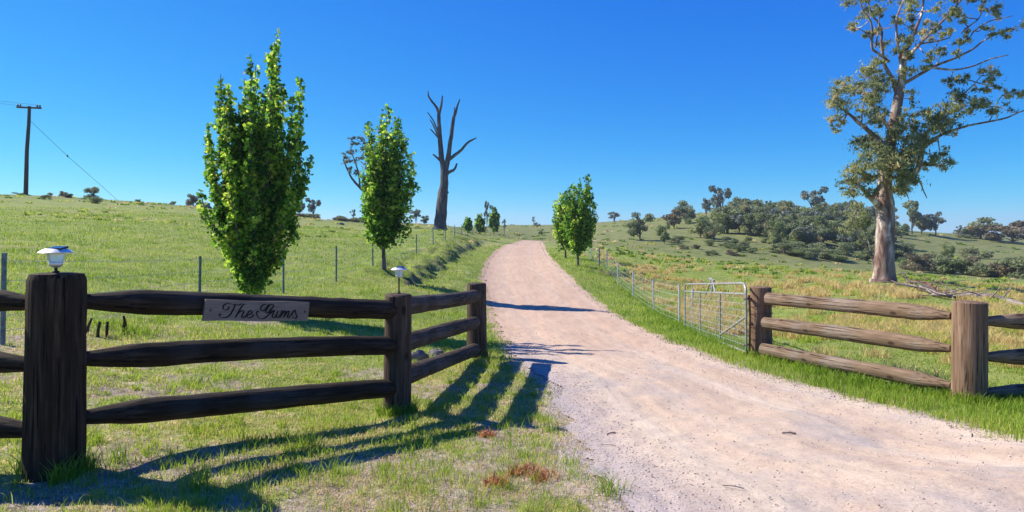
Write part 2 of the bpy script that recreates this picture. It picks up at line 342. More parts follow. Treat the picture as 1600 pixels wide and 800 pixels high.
# ground
def ground_colour(t):
    p = t.pos()
    big = t.noise(.09, 4, .6, p); mid = t.noise(.9, 5, .65, p); fine = t.noise(14, 5, .7, p)
    g = t.ramp(mid, [(.3, (.13, .18, .032)), (.5, (.22, .27, .055)), (.7, (.32, .34, .1))])
    g = t.mix(t.ramp(big, [(.38, 0), (.62, .6)]), g, (.25, .265, .085))
    straw = t.ramp(t.noise(3.5, 5, .7, p), [(.3, (.2, .15, .075)), (.5, (.42, .33, .19)), (.7, (.58, .5, .33))])
    thr = t.math('ADD', t.attr('dry'), t.math('MULTIPLY', t.math('SUBTRACT', t.noise(2.6, 5, .7, p), .5), 1.6))
    c = t.mix(t.ramp(thr, [(.38, 0), (.62, 1)]), g, straw)
    far = t.ramp(t.noise(.5, 6, .75, p), [(.35, (.085, .1, .035)), (.5, (.165, .175, .065)), (.65, (.23, .225, .095))])
    c = t.mix(t.attr('far'), c, far)
    soil = t.ramp(t.noise(8, 6, .7, p), [(.3, (.16, .115, .085)), (.5, (.32, .25, .19)), (.72, (.48, .4, .32))])
    thr2 = t.math('ADD', t.attr('bare'), t.math('MULTIPLY', t.math('SUBTRACT', t.noise(7, 4, .7, p), .5), .8))
    c = t.mix(t.ramp(thr2, [(.4, 0), (.6, 1)]), c, soil)
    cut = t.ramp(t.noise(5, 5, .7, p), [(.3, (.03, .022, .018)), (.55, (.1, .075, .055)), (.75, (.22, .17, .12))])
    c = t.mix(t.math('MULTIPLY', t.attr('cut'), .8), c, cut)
    c = t.mix(.65, c, t.ramp(fine, [(.3, .45), (.5, 1), (.7, 1.35)]), 'MULTIPLY')
    return c, fine, mid, p
def road_colour(t, p):
    x = t.attr('across')
    wob = t.math('ADD', x, t.math('MULTIPLY', t.math('SUBTRACT', t.noise(.35, 3, .5, p), .5), .16))
    tr = t.ramp(wob, [(.08, .15), (.2, 1), (.3, .1), (.38, .5), (.48, 0), (.6, .15), (.68, 1), (.76, .1), (.86, .1), (.96, .8)])
    patch = t.noise(.55, 5, .65, p); f = t.noise(38, 4, .8, p); f2 = t.noise(9, 5, .7, p)
    c = t.mix(t.ramp(patch, [(.3, 0), (.7, 1)]), (.47, .335, .24), (.53, .4, .29))
    c = t.mix(t.math('MULTIPLY', tr, .8), c, (.6, .48, .36))
    c = t.mix(t.math('MULTIPLY', t.math('SUBTRACT', 1.0, t.attr('nearv')), .5), c, (.47, .3, .2))
    lf = t.ramp(wob, [(.0, 1), (.16, 0)])
    c = t.mix(t.math('MULTIPLY', lf, t.attr('nearv')), c, (.42, .35, .32))
    cv = t.n('CombineXYZ'); t.set(cv.inputs[0], t.math('MULTIPLY', x, 26)); t.set(cv.inputs[1], t.math('MULTIPLY', t.attr('along'), .55))
    stn = t.noise(1.0, 4, .6, cv.outputs[0], .3)
    c = t.mix(.5, c, t.ramp(stn, [(.3, .78), (.5, 1), (.68, 1.16)]), 'MULTIPLY')
    grit = t.ramp(t.noise(1.3, 3, .6, p), [(.5, 0), (.66, .5)])
    c = t.mix(t.math('MULTIPLY', grit, t.attr('nearv')), c, (.36, .31, .29))
    c = t.mix(.8, c, t.ramp(f, [(.34, .68), (.47, .97), (.6, 1.08), (.75, 1.25)]), 'MULTIPLY')
    c = t.mix(.3, c, t.ramp(f2, [(.3, .7), (.5, 1), (.7, 1.2)]), 'MULTIPLY')
    return c, f, f2
t = NT('pasture_ground'); c, f, m_, p = ground_colour(t); rc, rf, rf2 = road_colour(t, p)
e = t.math('ADD', t.attr('edge'), t.math('MULTIPLY', t.math('SUBTRACT', t.noise(5, 5, .7, p), .5), .9))
c = t.mix(t.ramp(e, [(.42, 0), (.62, 1)]), c, rc)
M['ground'] = t.bsdf(c, .95, t.bump(t.math('ADD', f, t.math('MULTIPLY', m_, .5)), .9, .05), spec=.1)
t = NT('gravel_road'); p = t.pos(); rc, rf, rf2 = road_colour(t, p)
M['road'] = t.bsdf(rc, .95, t.bump(t.math('ADD', rf, rf2), .55, .012), spec=.1)

# ------------------------------------------------------------------ ground + road sheets (same polar grid)
FENCE_R = catmull([(12, 6.6), (8.6, 7.4), (5.43, 7.6), (4.06, 10.6), (4.3, 16.4), (4.9, 22), (5.3, 32), (5.5, 40), (6.2, 60), (7.5, 90)], 4)
def masks(x, y):
    r = np.hypot(x, y); d, s, _ = seg_dist(x, y, FENCE_R)
    right = sm(.2, 1.0, -d*s)*(y > 2)                      # beyond the right-hand fences
    right = np.where((x > 0), right, 0)
    n = fbm(x, y, .3, 4, 3)
    dry = .26+.15*(n-.5)+right*(-.02+.85*(fbm(x, y, .22, 4, 8)-.5))*(1-.45*sm(45, 75, r))
    dry = np.where(x < 0, .24+.75*(fbm(x, y, .35, 4, 6)-.5), dry)
    front = sm(12, 7, y)*sm(2.2, 1.4, x)                 # worn grass by the left fence
    dry = dry+front*.16
    bare = front*(.3+2.0*(fbm(x, y, 1.1, 4, 12)-.46))
    bare = bare+sm(6.2, 4.4, y)*sm(-2.4, -.8, x)*sm(2.2, 1.4, x)*.3*(.4+1.2*fbm(x, y, 2, 3, 5))
    bare = np.maximum(bare, 0)
    mulch = np.exp(-(((x+5.1)/.9)**2+((y-12.4)/.5)**2)); bare = bare+mulch*.8
    lush = (1-right)*sm(2.5, 4, x)*sm(60, 30, r)
    dry = dry-lush*.25
    return dry, bare, right, lush
fine = np.arange(-43, 43.01, .14)
az = np.concatenate([np.arange(-180, -60, 3.0), np.arange(-60, -43, .6), fine, np.arange(43.6, 60, .6), np.arange(60, 180.01, 3.0)])
az = np.unique(np.round(az, 3)); az[-1] = 180
lr = np.exp(np.concatenate([np.arange(math.log(.5), math.log(3), .05), np.arange(math.log(3), math.log(120), .0095), np.arange(math.log(120), math.log(500), .014), np.arange(math.log(500), math.log(3000), .06)]))
A_, L_ = np.meshgrid(np.radians(az), lr, indexing='ij')
X = L_*np.sin(A_); Y = L_*np.cos(A_); Z = H(X, Y)
na, nr = X.shape
def lowfreq_sd(X, Y):
    S = np.full(X.shape, 50.0); U = np.full(X.shape, .5)
    m = (np.hypot(X, Y) < 150) & (X > -12) & (X < 40) & (Y > -14)
    s, u = road_sd(X[m], Y[m]); S[m] = s; U[m] = u; return S, U
def along_road(X, Y):
    T = np.zeros(X.shape); m = (np.hypot(X, Y) < 150) & (X > -12) & (X < 40) & (Y > -14); C = (RL[:len(RR)]+RR[:len(RL)])/2 if len(RL) == len(RR) else RL
    L = np.concatenate([[0], np.cumsum(np.hypot(*np.diff(RL, axis=0).T))]); _, _, t = seg_dist(X[m], Y[m], RL); T[m] = np.interp(t*(len(RL)-1), np.arange(len(RL)), L); return T
SD, AC = lowfreq_sd(X, Y); AL = along_road(X, Y)
jit = (fbm(X, Y, 2.2, 3, 20)-.5)*.34
sde = SD+jit
onroad = sde < 0
Zr = Z-.02*np.exp(-((AC-.25)/.06)**2)*(SD < 0)-.02*np.exp(-((AC-.73)/.06)**2)*(SD < 0)
dry, bare, right, lush = masks(X, Y)
edge = sm(.55, -.1, sde)
nearv = sm(14, 8, Y)
rr_ = np.hypot(X, Y); far = sm(62, 110, rr_)*.85
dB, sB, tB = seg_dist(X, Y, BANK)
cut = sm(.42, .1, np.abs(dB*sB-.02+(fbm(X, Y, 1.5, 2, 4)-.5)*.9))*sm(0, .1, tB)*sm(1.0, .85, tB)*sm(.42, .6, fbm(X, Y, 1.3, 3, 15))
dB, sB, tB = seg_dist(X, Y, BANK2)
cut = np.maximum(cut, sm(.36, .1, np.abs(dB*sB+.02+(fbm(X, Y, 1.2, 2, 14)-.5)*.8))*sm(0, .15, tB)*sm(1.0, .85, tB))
idx = np.arange(na*nr).reshape(na, nr)
quad = np.stack([idx[:-1, :-1], idx[:-1, 1:], idx[1:, 1:], idx[1:, :-1]], -1).reshape(-1, 4)
cx = np.concatenate([[0], []]);
# ground sinks under the road
inn = sm(-.02, -.22, sde)
Zg = Z-.05*inn
V = np.stack([X, Y, Zg], -1).reshape(-1, 3); V = np.vstack([V, [[0, 0, 0]]]); cidx = len(V)-1
loops = quad.ravel(); cnt = np.full(len(quad), 4)
fan = np.array([[cidx, idx[i, 0], idx[i+1, 0]] for i in range(na-1)])
loops = np.concatenate([loops, fan.ravel()]); cnt = np.concatenate([cnt, np.full(len(fan), 3)])
at = {k: np.append(v.ravel(), 0) for k, v in dict(dry=dry, bare=bare, far=far, edge=edge, across=AC, along=AL, nearv=nearv, cut=cut).items()}
ground = link('ground', np_mesh('ground', V, loops, cnt, at, True), M['ground']); tag(ground, 'green and straw coloured pasture rolling up to the ridges', kind='structure')
rq = onroad.reshape(-1)[quad].all(axis=1)
q = quad[rq]; used = np.unique(q); remap = -np.ones(na*nr, int); remap[used] = np.arange(len(used))
Vr = np.stack([X, Y, Zr+.012], -1).reshape(-1, 3)[used]
at = {k: v.ravel()[used] for k, v in dict(across=AC, along=AL, nearv=nearv).items()}
road = link('road', np_mesh('road', Vr, remap[q].ravel(), np.full(len(q), 4), at, True), M['road']); tag(road, 'pale pink gravel driveway curving up over the rise', kind='structure')

# ------------------------------------------------------------------ grass
GR = leaf_mat('grass_blade', [(0, (.08, .16, .016)), (.3, (.2, .32, .03)), (.55, (.34, .43, .055)), (.75, (.5, .46, .14)), (.88, (.62, .46, .2)), (1, (.68, .56, .34))], .42, 1.4, .6, .15)
def blades(name, x, y, h, wd, rnd, label, lean=.5, z=None, mat=None, kind='stuff'):
    n = len(x); z = H(x, y) if z is None else z
    ph = rng.random(n)*2*math.pi; le = h*lean*(.3+rng.random(n)); ln = rng.random(n)*2*math.pi
    bx, by = np.cos(ph)*wd/2, np.sin(ph)*wd/2; lx, ly = np.cos(ln)*le, np.sin(ln)*le
    V = np.empty((n, 5, 3))
    V[:, 0] = np.stack([x-bx, y-by, z-.012], 1); V[:, 1] = np.stack([x+bx, y+by, z-.012], 1)
    V[:, 2] = np.stack([x+bx*.8+lx*.35, y+by*.8+ly*.35, z+h*.6], 1); V[:, 3] = np.stack([x-bx*.8+lx*.35, y-by*.8+ly*.35, z+h*.6], 1)
    V[:, 4] = np.stack([x+lx, y+ly, z+h], 1)
    b = np.arange(n)[:, None]*5
    lp = np.concatenate([b+np.array([[0, 1, 2, 3]]), b+np.array([[3, 2, 4]])], 1).ravel()
    ct = np.tile([4, 3], n)
    me = np_mesh(name, V.reshape(-1, 3), lp, ct, {'rnd': np.repeat(np.clip(rnd, 0, 1), 5)})
    o = link(name, me, mat or GR)
    if label: tag(o, label, 'grass' if name != 'tussock_grass' else 'dry grass', kind=kind)
    return o
def scatter(n, a0, a1, r0, r1):
    a = np.radians(rng.uniform(a0, a1, n)); r = np.exp(rng.uniform(math.log(r0), math.log(r1), n)); return r*np.sin(a), r*np.cos(a)
N = 620000
x, y = scatter(N, -42, 42, 3.1, 62)
s, u = lowfreq_sd(x, y); s = s+(fbm(x, y, 2.2, 3, 20)-.5)*.34
d_, b_, rt, lu = masks(x, y); r = np.hypot(x, y)
dens = 1-.82*sm(.3, .6, b_)
dens *= np.where(s < 0, 0, sm(-.02, .3, s)*.9+.1)
tuft = sm(.52, .68, fbm(x, y, 2.6, 3, 31))
dens *= .5+.5*tuft+.3*lu
dB, sB, tB = seg_dist(x, y, BANK)
dens *= 1-.6*((dB < .25) & (tB > .05) & (tB < .97))
k = rng.random(N) < dens
x, y, s, d_, b_, rt, lu, r, tuft = [v[k] for v in (x, y, s, d_, b_, rt, lu, r, tuft)]
n = len(x)
h = (.022+.032*rng.random(n)+.055*tuft*rng.random(n)+.05*lu*rng.random(n))*(1+.012*r)
front = sm(12, 7, y)*sm(2.2, 1.4, x); h *= 1-.5*front
h *= 1-.5*rt*sm(9,12,r)
wd = .0038*np.clip(r/4.0, .9, 40)**.82
rnd = .3+.28*(fbm(x, y, .7, 3, 40)-.5)*2+.34*(rng.random(n)-.5)+.75*np.clip(d_+(fbm(x, y, 2.6, 3, 50)-.5)*1.1-.36, 0, 1)+front*.12*rng.random(n)
rnd = rnd+np.where(rng.random(n) < .13+.3*front+.1*rt, .35, 0)+.03*lu+.02*rt
blades('grass', x, y, h, wd, rnd, 'short green pasture grass and lawn beside the gravel road')
# taller green tufts around post feet and in the worn lawn
tx, ty, th, tr = [], [], [], []
def tuft_at(cx, cy, n, rad, hh, tone, spread=.16):
    tx.append(cx+rng.normal(0, rad, n)); ty.append(cy+rng.normal(0, rad, n)); th.append(hh*(.45+.75*rng.random(n))); tr.append(tone+spread*(rng.random(n)-.5))
for cx, cy, rr in ((-2.91,4.07,.2),(-1.15,6.4,.17),(-.57,10.4,.17),(5.43,7.6,.22),(4.06,10.6,.2)):
    for k in range(30):
        a = rng.random()*2*math.pi; tuft_at(cx+rr*math.cos(a), cy+rr*math.sin(a), 14, .02, .14, .3)
for k in range(800):
    cx, cy = scatter(1, -42, 8, 3.4, 9); s_, _ = road_sd(cx, cy)
    if s_[0] > .1: tuft_at(cx[0], cy[0], int(rng.integers(12, 40)), .025+.05*rng.random(), .03+.055*rng.random(), .28+.25*rng.random())
for px, py, nn in ((310,765,90),(120,720,60),(480,700,70),(545,605,50),(180,722,60),(950,775,80),(215,520,200),(190,515,140),(170,520,100)):
    gx, gy = pixH(px, py); tuft_at(gx, gy, nn, .05 if py > 600 else .28, .14, .27)
for k in range(260):   # fringe along the right-hand verge and rails
    t_ = rng.random(); j = int(t_*23); p0 = FENCE_R[j]; p1 = FENCE_R[j+1]; f_ = rng.random(); q_ = p0*(1-f_)+p1*f_
    if q_[1] > 5: tuft_at(q_[0]+rng.normal(0, .12), q_[1]+rng.normal(0, .12), 24, .06, .13, .27)
x, y, h, rnd = map(np.concatenate, (tx, ty, th, tr))
blades('grass_tuft', x, y, h, .0045*np.clip(np.hypot(x, y)/4, 1, 9)**.8, rnd, 'longer bright green grass tufts along posts and verge', .7)
# dry tussocks in the right-hand paddock
tx, ty, th, tr = [], [], [], []
cx, cy = scatter(5200, 8, 45, 9, 60)
_, _, rt, _ = masks(cx, cy); dn = fbm(cx, cy, .22, 4, 8); dn2 = fbm(cx, cy, .09, 3, 23)
k = (rt > .6) & (rng.random(5200) < sm(.44, .58, dn)*.5+.03) & (np.hypot(cx, cy) < 60)
for a, b in zip(cx[k], cy[k]):
    r_ = math.hypot(a, b); s_ = .7+.7*rng.random(); tone = .83 if rng.random() < .8 else .5
    tuft_at(a, b, int(110 if r_ < 25 else 70), .1*s_*(1+.008*r_), .2*s_, tone+.05*(rng.random()-.5), .12)
for px, py in ((1290,447),(1318,452),(1338,450),(1358,455),(1250,442),(1205,445),(1395,462),(1420,465),(1270,440),(1230,450),(1365,466)):
    gx, gy = pixH(px, py)
    for q in range(3): tuft_at(gx+rng.normal(0, .3), gy+rng.normal(0, .3), 60, .16, .36, .84, .15)
x, y, h, rnd = map(np.concatenate, (tx, ty, th, tr))
blades('tussock_grass', x, y, h, .006*np.clip(np.hypot(x, y)/6, 1, 12)**.9, rnd, 'straw coloured dry tussocks in the paddock beyond the right fence', .8)
# rough clumps on the far slopes
tx, ty, th, tr = [], [], [], []
cx, cy = scatter(2600, -42, 42, 45, 290)
sR, _ = lowfreq_sd(cx, cy); dn = fbm(cx, cy, .06, 3, 77)
k = (sR > 2) & (rng.random(2600) < .25+.75*sm(.4, .6, dn))
for a, b in zip(cx[k], cy[k]):
    r_ = math.hypot(a, b); lf = a < 0
    tuft_at(a, b, 14, .0016*r_+.1*rng.random(), (.1 if lf else .18)+.0012*r_*(rng.random()), (.1 if rng.random() < .55 else (.62 if rng.random() < .7 else .9)), .2)
x, y, h, rnd = map(np.concatenate, (tx, ty, th, tr))
blades('rough_grass', x, y, h, .0022*np.hypot(x, y), rnd, 'rough darker grass clumps dotting the far slopes', .9)

# straw litter and clippings lying in the worn grass
x, y = scatter(90000, -42, 14, 3.1, 13); s_, _ = lowfreq_sd(x, y)
k = (s_ > -.12) & (rng.random(len(x)) < sm(13, 7, y)*sm(2.4, 1.4, x)*(.25+.75*sm(.4, .6, fbm(x, y, 1.4, 3, 71))))
x, y = x[k], y[k]; n = len(x)
blades('straw_litter', x, y, .01+.014*rng.random(n), .0042*np.clip(np.hypot(x, y)/4, .9, 4)**.8, .72+.34*rng.random(n), 'dry straw and clippings lying in the worn grass', 2.6)
# gravel
def pebbles(n):
    x, y = scatter(n, -10, 42, 3.2, 16); s, u = lowfreq_sd(x, y)
    pr = np.where(s < 0, .10+.9*sm(-.55, -.05, s)+.5*sm(.22, .08, u)*sm(15, 9, y), sm(.45, 0, s)*.8)
    k = rng.random(n) < pr; x, y = x[k], y[k]; n = len(x)
    sz = (.0022+.006*rng.random(n)**3)*np.clip(np.hypot(x, y)/4, .9, 3)**.6
    base = np.array([(1,0,0),(-1,0,0),(0,1,0),(0,-1,0),(0,0,.7),(0,0,-.7)], float)
    V = base[None]*sz[:, None, None]*(.7+.6*rng.random((n, 6, 1)))
    a = rng.random(n)*6.28; c, s_ = np.cos(a)[:, None], np.sin(a)[:, None]
    vx = V[:, :, 0]*c-V[:, :, 1]*s_; vy = V[:, :, 0]*s_+V[:, :, 1]*c
    z = H(x, y)+.012+sz*.15
    V = np.stack([vx+x[:, None], vy+y[:, None], V[:, :, 2]+z[:, None]], -1).reshape(-1, 3)
    Fc = np.array([(0,2,4),(2,1,4),(1,3,4),(3,0,4),(2,0,5),(1,2,5),(3,1,5),(0,3,5)])
    lp = (np.arange(n)[:, None, None]*6+Fc[None]).reshape(-1)
    t = NT('gravel_stone'); m = t.bsdf(t.ramp(t.attr('rnd'), [(0, (.2, .16, .14)), (.5, (.45, .35, .29)), (1, (.68, .6, .54))]), .9)
    o = link('gravel', np_mesh('gravel', V, lp, np.full(n*8, 3), {'rnd': np.repeat(rng.random(n), 6)}, True), m)
    tag(o, 'loose pinkish gravel stones along the driveway', 'gravel', kind='stuff')
pebbles(60000)

# ------------------------------------------------------------------ leaves
def leaf_mesh(name, P, size, aspect=.75, droop=0.0, rnd=None, outward=None):
    n = len(P); a = rng.normal(size=(n, 3)); a[:, 2] -= droop*2.2; a /= np.linalg.norm(a, axis=1)[:, None]
    b = rng.normal(size=(n, 3)); b -= a*(a*b).sum(1)[:, None]; b /= np.linalg.norm(b, axis=1)[:, None]
    s = (size*(.5+.95*rng.random(n)))[:, None]
    V = np.stack([P-a*s*.5, P+b*s*.5*aspect+a*s*.02, P+a*s*.5, P-b*s*.5*aspect+a*s*.02], 1).reshape(-1, 3)
    if rnd is None: rnd = rng.random(n)
    me = np_mesh(name, V, np.arange(n*4), np.full(n, 4), {'rnd': np.repeat(np.clip(rnd, 0, 1), 4)})
    return me
def bez(p0, p1, p2, s):
    s = np.asarray(s)[:, None]; return (1-s)**2*np.array(p0)+2*s*(1-s)*np.array(p1)+s*s*np.array(p2)

def poplar(label, base, Hh, tips, wid, nleaf, leaf, name='poplar_tree', group='poplars along the driveway', low=.08, rad=.17, seed=1, cl=42):
    """tips: (x, z) in fractions of (half-width, height) of the crown's outer plumes as seen from the road"""
    rg = np.random.default_rng(seed)
    root = thing(name, label, 'tree', (base[0], base[1], G(*base)), 0, group)
    tr = MB(); pts = [(0, 0, -.1)]+[(rg.normal(0, .012)*Hh*.3, rg.normal(0, .01)*Hh*.3, f*Hh) for f in (.1, .25, .4, .55, .7, .82)]
    r0 = .011*Hh; tr.tube(pts, [r0*1.5, r0, r0*.85, r0*.7, r0*.55, r0*.4, r0*.2], 8)
    P = []; tone = []
    plumes = [(tx*wid, rg.normal(0, .3)*wid, tz*Hh) for tx, tz in tips]
    for k in range(int(len(tips)*1.15)):
        a = rg.random()*2*math.pi; f = rg.uniform(.25, .8)
        tz = rg.uniform(.42, .84); plumes.append((math.cos(a)*f*wid*(1.15-tz*.45), math.sin(a)*f*wid*(1.15-tz*.45), tz*Hh))
    for tip in plumes:
        zs = low*Hh+rg.random()*.34*tip[2]; dz = tip[2]-zs
        p1 = (tip[0]*.92, tip[1]*.92, zs+dz*.38)
        ss = np.linspace(0, 1, 8); path = bez((0, 0, zs), p1, tip, ss)
        tr.tube(path, [r0*.45*(1-.85*q)+.002 for q in ss], 5)
        L = np.linalg.norm(np.diff(path, axis=0), axis=1).sum()
        m = max(3, int(L/(rad*.75)))
        for q in range(m):
            s0 = .06+.94*(q+rg.random()*.8)/m
            c = bez((0, 0, zs), p1, tip, [min(s0, 1)])[0]; rr = rad*(.75+.6*rg.random())*(1.15-.45*s0)
            if s0 > .97: rr *= .7
            c = c+rg.normal(0, rad*.7, 3)*(1.15-s0)
            nn = int(cl*(rr/rad)**2)
            v = rg.normal(size=(nn, 3)); v /= np.linalg.norm(v, axis=1)[:, None]; v *= (rg.random(nn)**.45)[:, None]*rr; v[:, 2] *= 1.25
            P.append(c+v); tone.append(np.clip(.4+.25*rg.normal()+.8*(rg.random(nn)-.5), 0, 1))
    P = np.vstack(P); tone = np.concatenate(tone)
    ok = P[:, 2] > low*Hh*.9; P = P[ok]; tone = tone[ok]
    tr.build('trunk', M['bark'], root)
    link('crown', leaf_mesh('poplar_leaves', P, leaf, .85, .1, tone), M['poplar_leaf'], root)
    return root
# nearest poplar behind the name-board: plume tips read from its outline
def tipsof(lst, bx, by, Yd, Hh, wid): return [(((px-bx)*Yd/F)/wid, ((by-py)*Yd/F)/Hh) for px, py in lst]
b1 = pix(395, 490); sc = b1[1]; H1 = 440*sc/F
tp = tipsof([(430,50),(421,72),(440,88),(452,108),(412,100),(388,96),(386,125),(355,122),(350,160),(333,195),(319,210),(327,262),(342,335),(336,300),(458,150),(445,135),(400,140),(375,170),(474,215),(484,243),(470,290),(466,262),(462,340),(340,240),(460,190),(370,150),(410,180),(440,200)], 395, 490, sc, H1, 85*sc/F)
poplar('tall bright green poplar rising behind the name-board rail', b1, H1, tp, 85*sc/F, 0, .08, low=.06, rad=.13, seed=4, cl=31)
b2 = pix(600, 432); sc = b2[1]; H2 = 252*sc/F
tp = tipsof([(607,182),(592,186),(624,192),(598,215),(580,205),(612,215),(636,225),(644,250),(632,222),(648,290),(640,330),(575,250),(572,300),(580,340),(620,210),(645,360),(568,275)], 603, 432, sc, H2, 42*sc/F)
poplar('dense upright poplar behind the second fence post and its lamp', b2, H2, tp, 42*sc/F, 0, .12, low=.13, rad=.24, seed=9, cl=42)
b3 = pix(903, 415); sc = b3[1]; H3 = 143*sc/F
tp = tipsof([(917,274),(922,280),(908,280),(928,300),(932,318),(899,285),(892,300),(926,350),(886,320),(930,340)], 905, 415, sc, H3, 27*sc/F)
poplar('bushy poplar on the right verge of the driveway', b3, H3, tp, 27*sc/F, 0, .13, low=.12, rad=.24, seed=12, cl=42)
b4 = pix(884, 403); sc = b4[1]; H4 = 108*sc/F
tp = tipsof([(884,297),(874,303),(890,296),(868,315),(867,340),(880,300),(894,310)], 884, 403, sc, H4, 19*sc/F)
poplar('poplar half hidden behind the bushy one on the right verge', b4, H4, tp, 19*sc/F, 0, .16, low=.12, rad=.28, seed=15, cl=36)
for px, by, ty, wpx, lab, sd_ in ((732,362,340,5,'smallest of the three far poplars left of the driveway crest',21),(750,364,333,6,'middle of the three far poplars left of the driveway crest',22),(772,366,323,8,'tallest of the three far poplars left of the driveway crest',23)):
    b = pix(px, by); sc = b[1]; hh = (by-ty)*sc/F
    poplar(lab, b, hh, [(-.3,1),(.3,.93),(-.8,.8),(.9,.75),(.1,.97),(.95,.5),(-.95,.55)], wpx*sc/F, 0, .3, low=.08, rad=.3, seed=sd_, cl=26)

# ------------------------------------------------------------------ tree drawn from limb paths
def limb_tree(name, label, bpx, bpy, limbs, clumps, leaf, bark, lmat, group=None, dens=1.0, droop=.5, aspect=.3, yspread=.1, seed=5, flare=True, Yd=None, knobs=.1):
    rg = np.random.default_rng(seed)
    b = pix(bpx, bpy) if Yd is None else ((bpx-800)/F*Yd, Yd)
    Yd = b[1]; k = Yd/F; zg = G(*b)
    root = thing(name, label, 'tree', (b[0], b[1], zg), 0, group)
    def loc(px, py, dy): return ((px-bpx)*k, dy, (bpy-py)*k)
    tr = MB(); 
    for L in limbs:
        dy0, dy1 = L[0]; pts = L[1:]
        Pt = catmull([(p[0], p[1], p[2], dy0+(dy1-dy0)*i/(len(pts)-1)) for i, p in enumerate(pts)], 4)
        path = [loc(p[0], p[1], p[3]) for p in Pt]; path = [(q[0]+rg.normal(0, min(.12*p[2], .35)*k), q[1]+rg.normal(0, min(.1*p[2], .3)*k), q[2]) for q, p in zip(path, Pt)]
        tr.tube(path, [max(p[2]*k*(1 if p[1] > 300 and Pt[0][2] > 9 else .85), .012) for p in Pt], 12 if Pt[0][2] > 6 else 7, knobs, int(rg.integers(1e6)))
    if not clumps: tr.build('trunk', bark, root)
    if clumps:
        LP = []
        for L in limbs:
            pts = L[1:]
            for i, p in enumerate(pts): LP.append((p[0], p[1], p[2], L[0][0]+(L[0][1]-L[0][0])*i/(len(pts)-1)))
        LP = np.array(LP); tw = tr
        P = []; tn = []
        for c in clumps:
            px, py, rx, ry = c[:4]; j_ = int(np.argmin(np.hypot(LP[:, 0]-px, LP[:, 1]-py)+LP[:, 2]*1.5)); dy = c[4] if len(c) > 4 else LP[j_, 3]+rg.normal(0, yspread*.5)
            sub = max(3, int(rx*ry/14)); A0 = np.array(loc(LP[j_, 0], LP[j_, 1], LP[j_, 3])); B0 = np.array(loc(px, py, dy)); mid = (A0+B0)/2+np.array((0, 0, -.1))
            tw.tube([A0, mid, B0], [.035, .025, .014], 5)
            for q in range(sub):
                a = rg.random()*6.28; f = rg.random()**.5*1.0
                cc = np.array(loc(px+math.cos(a)*f*rx, py+math.sin(a)*f*ry, dy+rg.normal(0, .5)*rx*k)); rr = k*min(rx, ry)*rg.uniform(.4, .75)+leaf*.5
                if q % 2 == 0: tw.tube([B0, (B0+cc)/2, cc], [.014, .01, .006], 4)
                nn = int(dens*30*(.6+.8*rg.random()))
                v = rg.normal(size=(nn, 3)); v /= np.linalg.norm(v, axis=1)[:, None]; v *= np.abs(rg.normal(0, .62, nn))[:, None]*rr; v[:, 2] *= .75
                P.append(cc+v); tn.append(np.clip(.45+.25*rg.normal()+.25*(rg.random(nn)-.5), 0, 1))
        tw.build('trunk', bark, root)
        link('crown', leaf_mesh(name+'_leaves', np.vstack(P), leaf, aspect, droop, np.concatenate(tn)), lmat, root)
    return root
